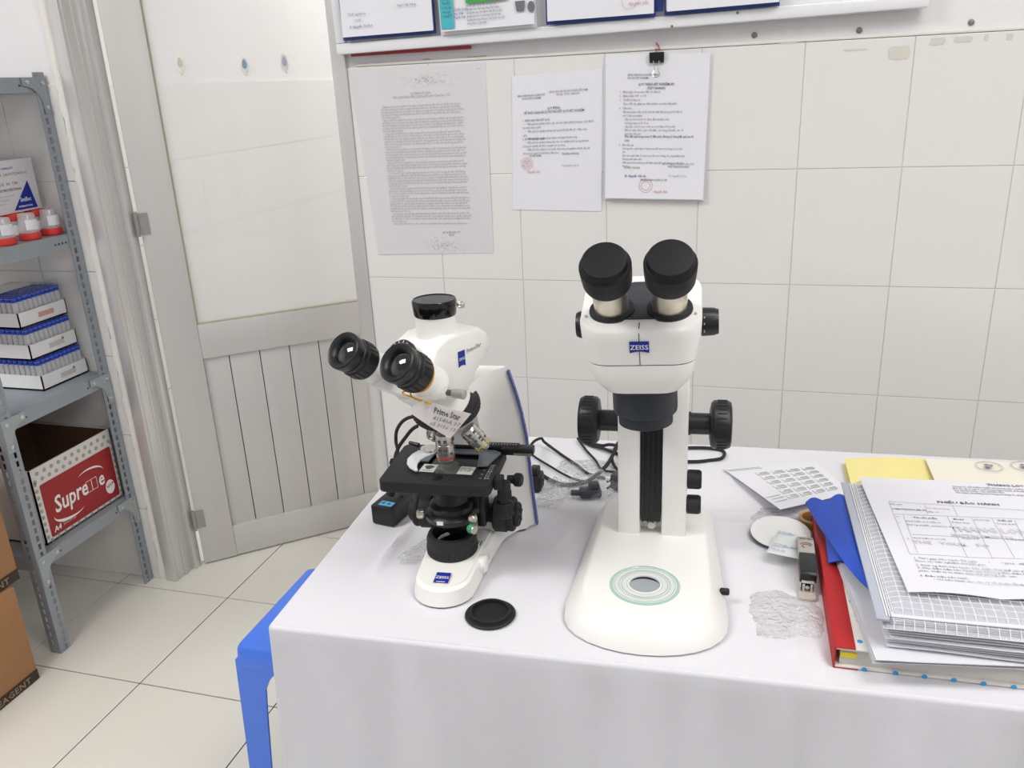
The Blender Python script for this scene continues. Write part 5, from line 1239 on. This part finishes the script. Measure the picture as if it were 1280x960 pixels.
# mesh document wallet
BLw, TLw = TP(1106, 772, T+.078), TP(1056, 592, T+.078)
dv = TLw-BLw; wa = math.atan2(dv.y, dv.x)-PI/2
wt = thing('document_wallet', (BLw.x, BLw.y, T+.0645), wa, label='clear zip wallet with white grid mesh and grey slider edge on the paper stack', cat='wallet')
WL, WW, WH = min(dv.length, .34), .27, .016
bm = nb(); prism(bm, rrect(.0, WW, .0, WL, .008, 4), 0, .0012); obj('lower_film', bm, mat('milky_film', 'dfe0e4', .25, var=.02), wt)
for k in range(5):
    bm = nb(); z = .0018+.0026*k
    sheet(bm, 8, 6, lambda u, v: Vector((.008+(WW-.012)*u, .004+(WL-.012)*v+.0006*k, z+.0006*math.sin(u*5+k))), thick=.0012); obj('sheet', bm, paper, wt)
bm = nb()
def wf(u, v):
    e = min(1, u*12, v*10); return Vector((WW*u, WL*v-.002, WH*math.sin(e*PI/2)**.7+.0009))
sheet(bm, 40, 40, wf); obj('mesh_film', bm, clear_mat('mesh_film', 'f2f2f6', .06, .12, haze=.22), wt)
bm = nb(); st_ = .0105
def wl_(pts, r=.0005): tube(bm, pts, r, 4, smooth=0)
for k in range(int(WW/st_)+1): wl_([wf(min(1, k*st_/WW), v)+Vector((0, 0, .0004)) for v in (0, .015, .03, .05, .07, .1, .3, .6, 1)])
for k in range(int(WL/st_)+1): wl_([wf(u, min(1, k*st_/WL))+Vector((0, 0, .0004)) for u in (0, .01, .03, .05, .08, .1, .5, 1)])
obj('grid_mesh', bm, mat('white_mesh', 'f0f0f3', .5), wt, kind='stuff')
bm = nb(); box(bm, (-.001, WL/2, .010), (.014, WL, .0035), Matrix.Rotation(0, 4, 'Y'), bev=.001); sb_ = obj('slider_edge', bm, mat('blue_grey_plastic', 'b4b9c6', .3, coat=.2), wt)
bm = nb(); box(bm, (.003, WL/2, .0125), (.0012, WL-.01, .001)); box(bm, (.006, WL/2, .0125), (.0012, WL-.01, .001)); obj('zip_rail', bm, ink_w, sb_)
# warranty sheet on top
WZ = T+.0835
c4 = [TP(1078, 589, WZ), TP(1135, 742, WZ)]
dv = c4[0]-c4[1]; wa2 = math.atan2(dv.y, dv.x)-PI/2+.028; LL = min(dv.length, .30); WWd = .212
ws = thing('warranty_sheet', (c4[1].x, c4[1].y, WZ), wa2, label='printed white form with table and grey watermark lying on top of the pile', cat='paper')
SH = .35*0
def wz(u, v): return .0006+.0042*(1-v)**3*abs(math.sin(u*6+.4))+.002*math.sin(v*3)*.3*u
bm = nb(); sheet(bm, 24, 20, lambda u, v: Vector((WWd*u, LL*v, wz(u, v))), thick=.0004); obj('sheet', bm, paper, ws)
def wp(px, py):   # sheet coordinates of a photo point
    v = TP(px, py, WZ+.001)-Vector((c4[1].x, c4[1].y, WZ)); c_, s_ = math.cos(wa2), math.sin(wa2); return Vector((v.x*c_+v.y*s_, -v.x*s_+v.y*c_, 0))
def wtxt(s, px, py, size, m_=ink_k, b=0, sx=1, al='LEFT', z=.0026, line=1, rot=0):
    q = wp(px, py); q.y = min(q.y, LL-.012); zz_ = wz(min(1, q.x/WWd), min(1, max(0, q.y/LL)))
    text('print', s, size, m_, ws, Matrix.Translation((q.x, q.y, zz_+.0009)) @ Matrix.Rotation(rot, 4, 'Z'), bold=b, sx=sx, align=al, line=line)
bm = nb()
def ln(a, b, r=.0002):
    n = 6; pts = []
    for k in range(n+1):
        q = wp(*a).lerp(wp(*b), k/n); q.x = min(q.x, WWd-.002); pts.append(Vector((q.x, q.y, wz(min(1, q.x/WWd), min(1, q.y/LL))+.0008)))
    tube(bm, pts, r, 4, smooth=0)
ln((1111, 627), (1285, 639)); ln((1118, 643), (1285, 650)); ln((1137, 694), (1290, 701)); ln((1111, 627), (1137, 694)); ln((1156, 631), (1160, 643)); ln((1191, 633), (1197, 645)); ln((1129, 644), (1147, 693)); ln((1140, 669), (1285, 676)); ln((1184, 646), (1209, 697)); ln((1215, 648), (1240, 698)); ln((1240, 649), (1268, 699)); ln((1268, 651), (1292, 700))
obj('ruled_lines', bm, ink_f, ws)
wtxt('PHIẾU BẢO HÀNH', 1172, 629, .0085, ink_k, .00015, 1.1)
wtxt('THANG LONG', 1231, 603, .0085, ink_m, .0003, 1.0)
wtxt('CÔNG TY CỔ PHẦN THIẾT BỊ KHOA HỌC THĂNG LONG\nĐịa chỉ: Số 12 ngõ 4, phố Hoàng Ngọc Phách, Đống Đa, Hà Nội\nTel: 04.3776 5300   Fax: 04.3776 5301\nChi nhánh: 54 đường Hòa Hưng, Phường 12, Quận 10, TP HCM', 1190, 609, .0046, ink_m, .0001, .9, line=1.35)
wtxt('Mã máy:', 1113, 631, .0048, ink_k); wtxt('17/BHTB/2016.BB-TL', 1115, 637, .005, ink_k, .0001); wtxt('Tên khách hàng:', 1158, 636, .0045, mat('dull_red_ink', 'a87478', .8)); wtxt('Địa chỉ:', 1161, 641, .0045, ink_m)
wtxt('TT', 1120, 647, .0046, ink_k); wtxt('Tên sản phẩm', 1142, 648, .005, ink_k, .0001); wtxt('Kính hiển vi 3 mắt và', 1133, 652.5, .0048, ink_k); wtxt('đường truyền quang học', 1134, 657, .0048, ink_k); wtxt('Model', 1192, 650, .005, ink_k, .0001); wtxt('Primo Star', 1190, 654, .005, ink_k); wtxt('Số lượng', 1218, 651, .0048, ink_k); wtxt('Xuất xứ', 1247, 652, .005, ink_k, .0001); wtxt('Trung Quốc', 1246, 656, .0048, ink_k)
wtxt('Kính hiển vi soi nổi', 1142, 674, .0048, ink_k); wtxt('Stemi 305', 1203, 674, .005, ink_k); wtxt('Trung Quốc', 1258, 676, .0048, ink_k); wtxt('1', 1123, 655, .0048, ink_k); wtxt('2', 1134, 675, .0048, ink_k)
lg_ = mat('watermark_grey', 'cfcfd3', .7)
wtxt('THANG LONG', 1190, 664, .0175, lg_, .0008, .88); wtxt('INSTRUMENTS', 1190, 671, .010, lg_, .0002, 1.1); wtxt('THE   YOUR   TO', 1142, 680, .010, lg_, .0003, 1.15)
wtxt('1. Thời gian bảo hành: Từ ngày        /        / 2016   đến        /        / 2017\nTheo các bản nghiệm thu bàn giao', 1142, 700, .0056, ink_m, 0, line=1.15)
wtxt('2. Phương thức bảo hành: Sửa chữa, thay thế các phần hỏng hóc do lỗi sản xuất\n3. Mọi điều kiện bảo hành, xin vui lòng đọc điều kiện và liên hệ với công ty\nphân, thiết bị và nhân viên nhà phòng Lab cam.', 1145, 709, .0056, ink_m, 0, line=1.15)
wtxt('4. Điều kiện bảo hành:\n        - Chỉ bảo hành cho các sự cố thuộc lỗi thiết bị...', 1150, 723, .0056, ink_m, 0, line=1.15)
# yellow folder and cream sheet at the back
p = TP(1062, 590, T+.02); p2 = TP(1058, 577, T+.004)
yf_ = thing('yellow_folder', (p2.x-.002, 1.225, T), math.radians(1.2), label='pale yellow paper folder lying flat under the far end of the pile', cat='folder')
bm = nb(); sheet(bm, 20, 10, lambda u, v: Vector((.26*u, .205*v, .003+.0015*math.sin(u*3))), thick=.0008); sheet(bm, 20, 10, lambda u, v: Vector((.002+.258*u, .205*v, .010+.010*math.sin(PI*min(1, u*1.2))*(v**2)+.003*(1-u))), thick=.0008); obj('flap', bm, yellow_f, yf_)
cs = thing('cream_leaflet', (p2.x+.125, 1.225, T+.022), math.radians(1.2), label='cream leaflet with round multicoloured emblems at the back right of the pile', cat='paper')
bm = nb(); sheet(bm, 12, 8, lambda u, v: Vector((.24*u, .20*v, .002*math.sin(u*3)+.004*v)), thick=.0006); obj('sheet', bm, mat('cream_paper', 'ece8d8', .7), cs)
inv = (Matrix.Translation((p2.x+.125, 1.225, T+.022)) @ Matrix.Rotation(math.radians(1.2), 4, 'Z')).inverted()
for px in (1236, 1281):
    q = inv @ TP(px, 584, T+.029); q.z = .0085; bm = nb()
    for r_ in (.021, .0185):
        tube(bm, [q+Vector((r_*math.cos(a), r_*.9*math.sin(a), 0)) for a in [2*PI*k/30 for k in range(31)]], .0003, 4, smooth=0)
    obj('emblem_ring', bm, ink_f, cs)
    for k, cc in enumerate(('6fb0cf', 'c05a60', '5878b8', 'd08a70', '79b8a0', 'b04a58', '6f9fd0')):
        bm = nb(); a = k*.9; prism(bm, [(q.x+.008*math.cos(a)*(k % 3)/1.6+.004*math.cos(b_), q.y+.005*math.sin(a)+.003*math.sin(b_)) for b_ in [2*PI*i/8 for i in range(8)]], q.z+.0002*k, q.z+.0002*k+.0003); obj('emblem_patch', bm, mat('emblem_%d' % k, cc, .6), cs, flat=True)
# blue satin fabric strip
Lf = [(1007, 629, .836), (1016, 645, .836), (1026, 662, .838), (1040, 682, .842), (1056, 705, .848), (1072, 725, .852), (1086, 737, .853)]
Rf = [(1056, 622, .868), (1062, 640, .868), (1068, 660, .867), (1074, 680, .866), (1080, 700, .864), (1086, 720, .859), (1090, 734, .855)]
o0 = TP(1040, 660, .84)
bf = thing('blue_fabric', o0, label='folded strip of shiny blue fabric draped over the red spined ledger', cat='fabric')
LP_ = catmull([TP(*q)-o0 for q in Lf], 5); RP_ = catmull([TP(*q)-o0 for q in Rf], 5); nn = len(LP_)
bm = nb()
def bfn(u, v):
    i = min(nn-1, int(round(v*(nn-1)))); q = LP_[i].lerp(RP_[i], u); q.z += .004*math.sin(u*PI*1.0)+.0015*math.sin(u*9+v*3); 
    if v < .03: q.y += .006*math.sin(u*9)*1.0
    return q
sheet(bm, 16, nn-1, bfn, thick=.0012); obj('strip', bm, blue_c, bf, ang=60)
bm = nb(); A1, B1, C1, D1 = [TP(*q)-o0 for q in ((1032, 668, .833), (1050, 680, .838), (1080, 705, .846), (1036, 704, .8315))]
sheet(bm, 10, 10, lambda u, v: A1.lerp(B1, u).lerp(D1.lerp(C1, u), v)+Vector((0, 0, .004*math.sin(u*PI))), thick=.0012); obj('lower_fold', bm, blue_c, bf, ang=60)
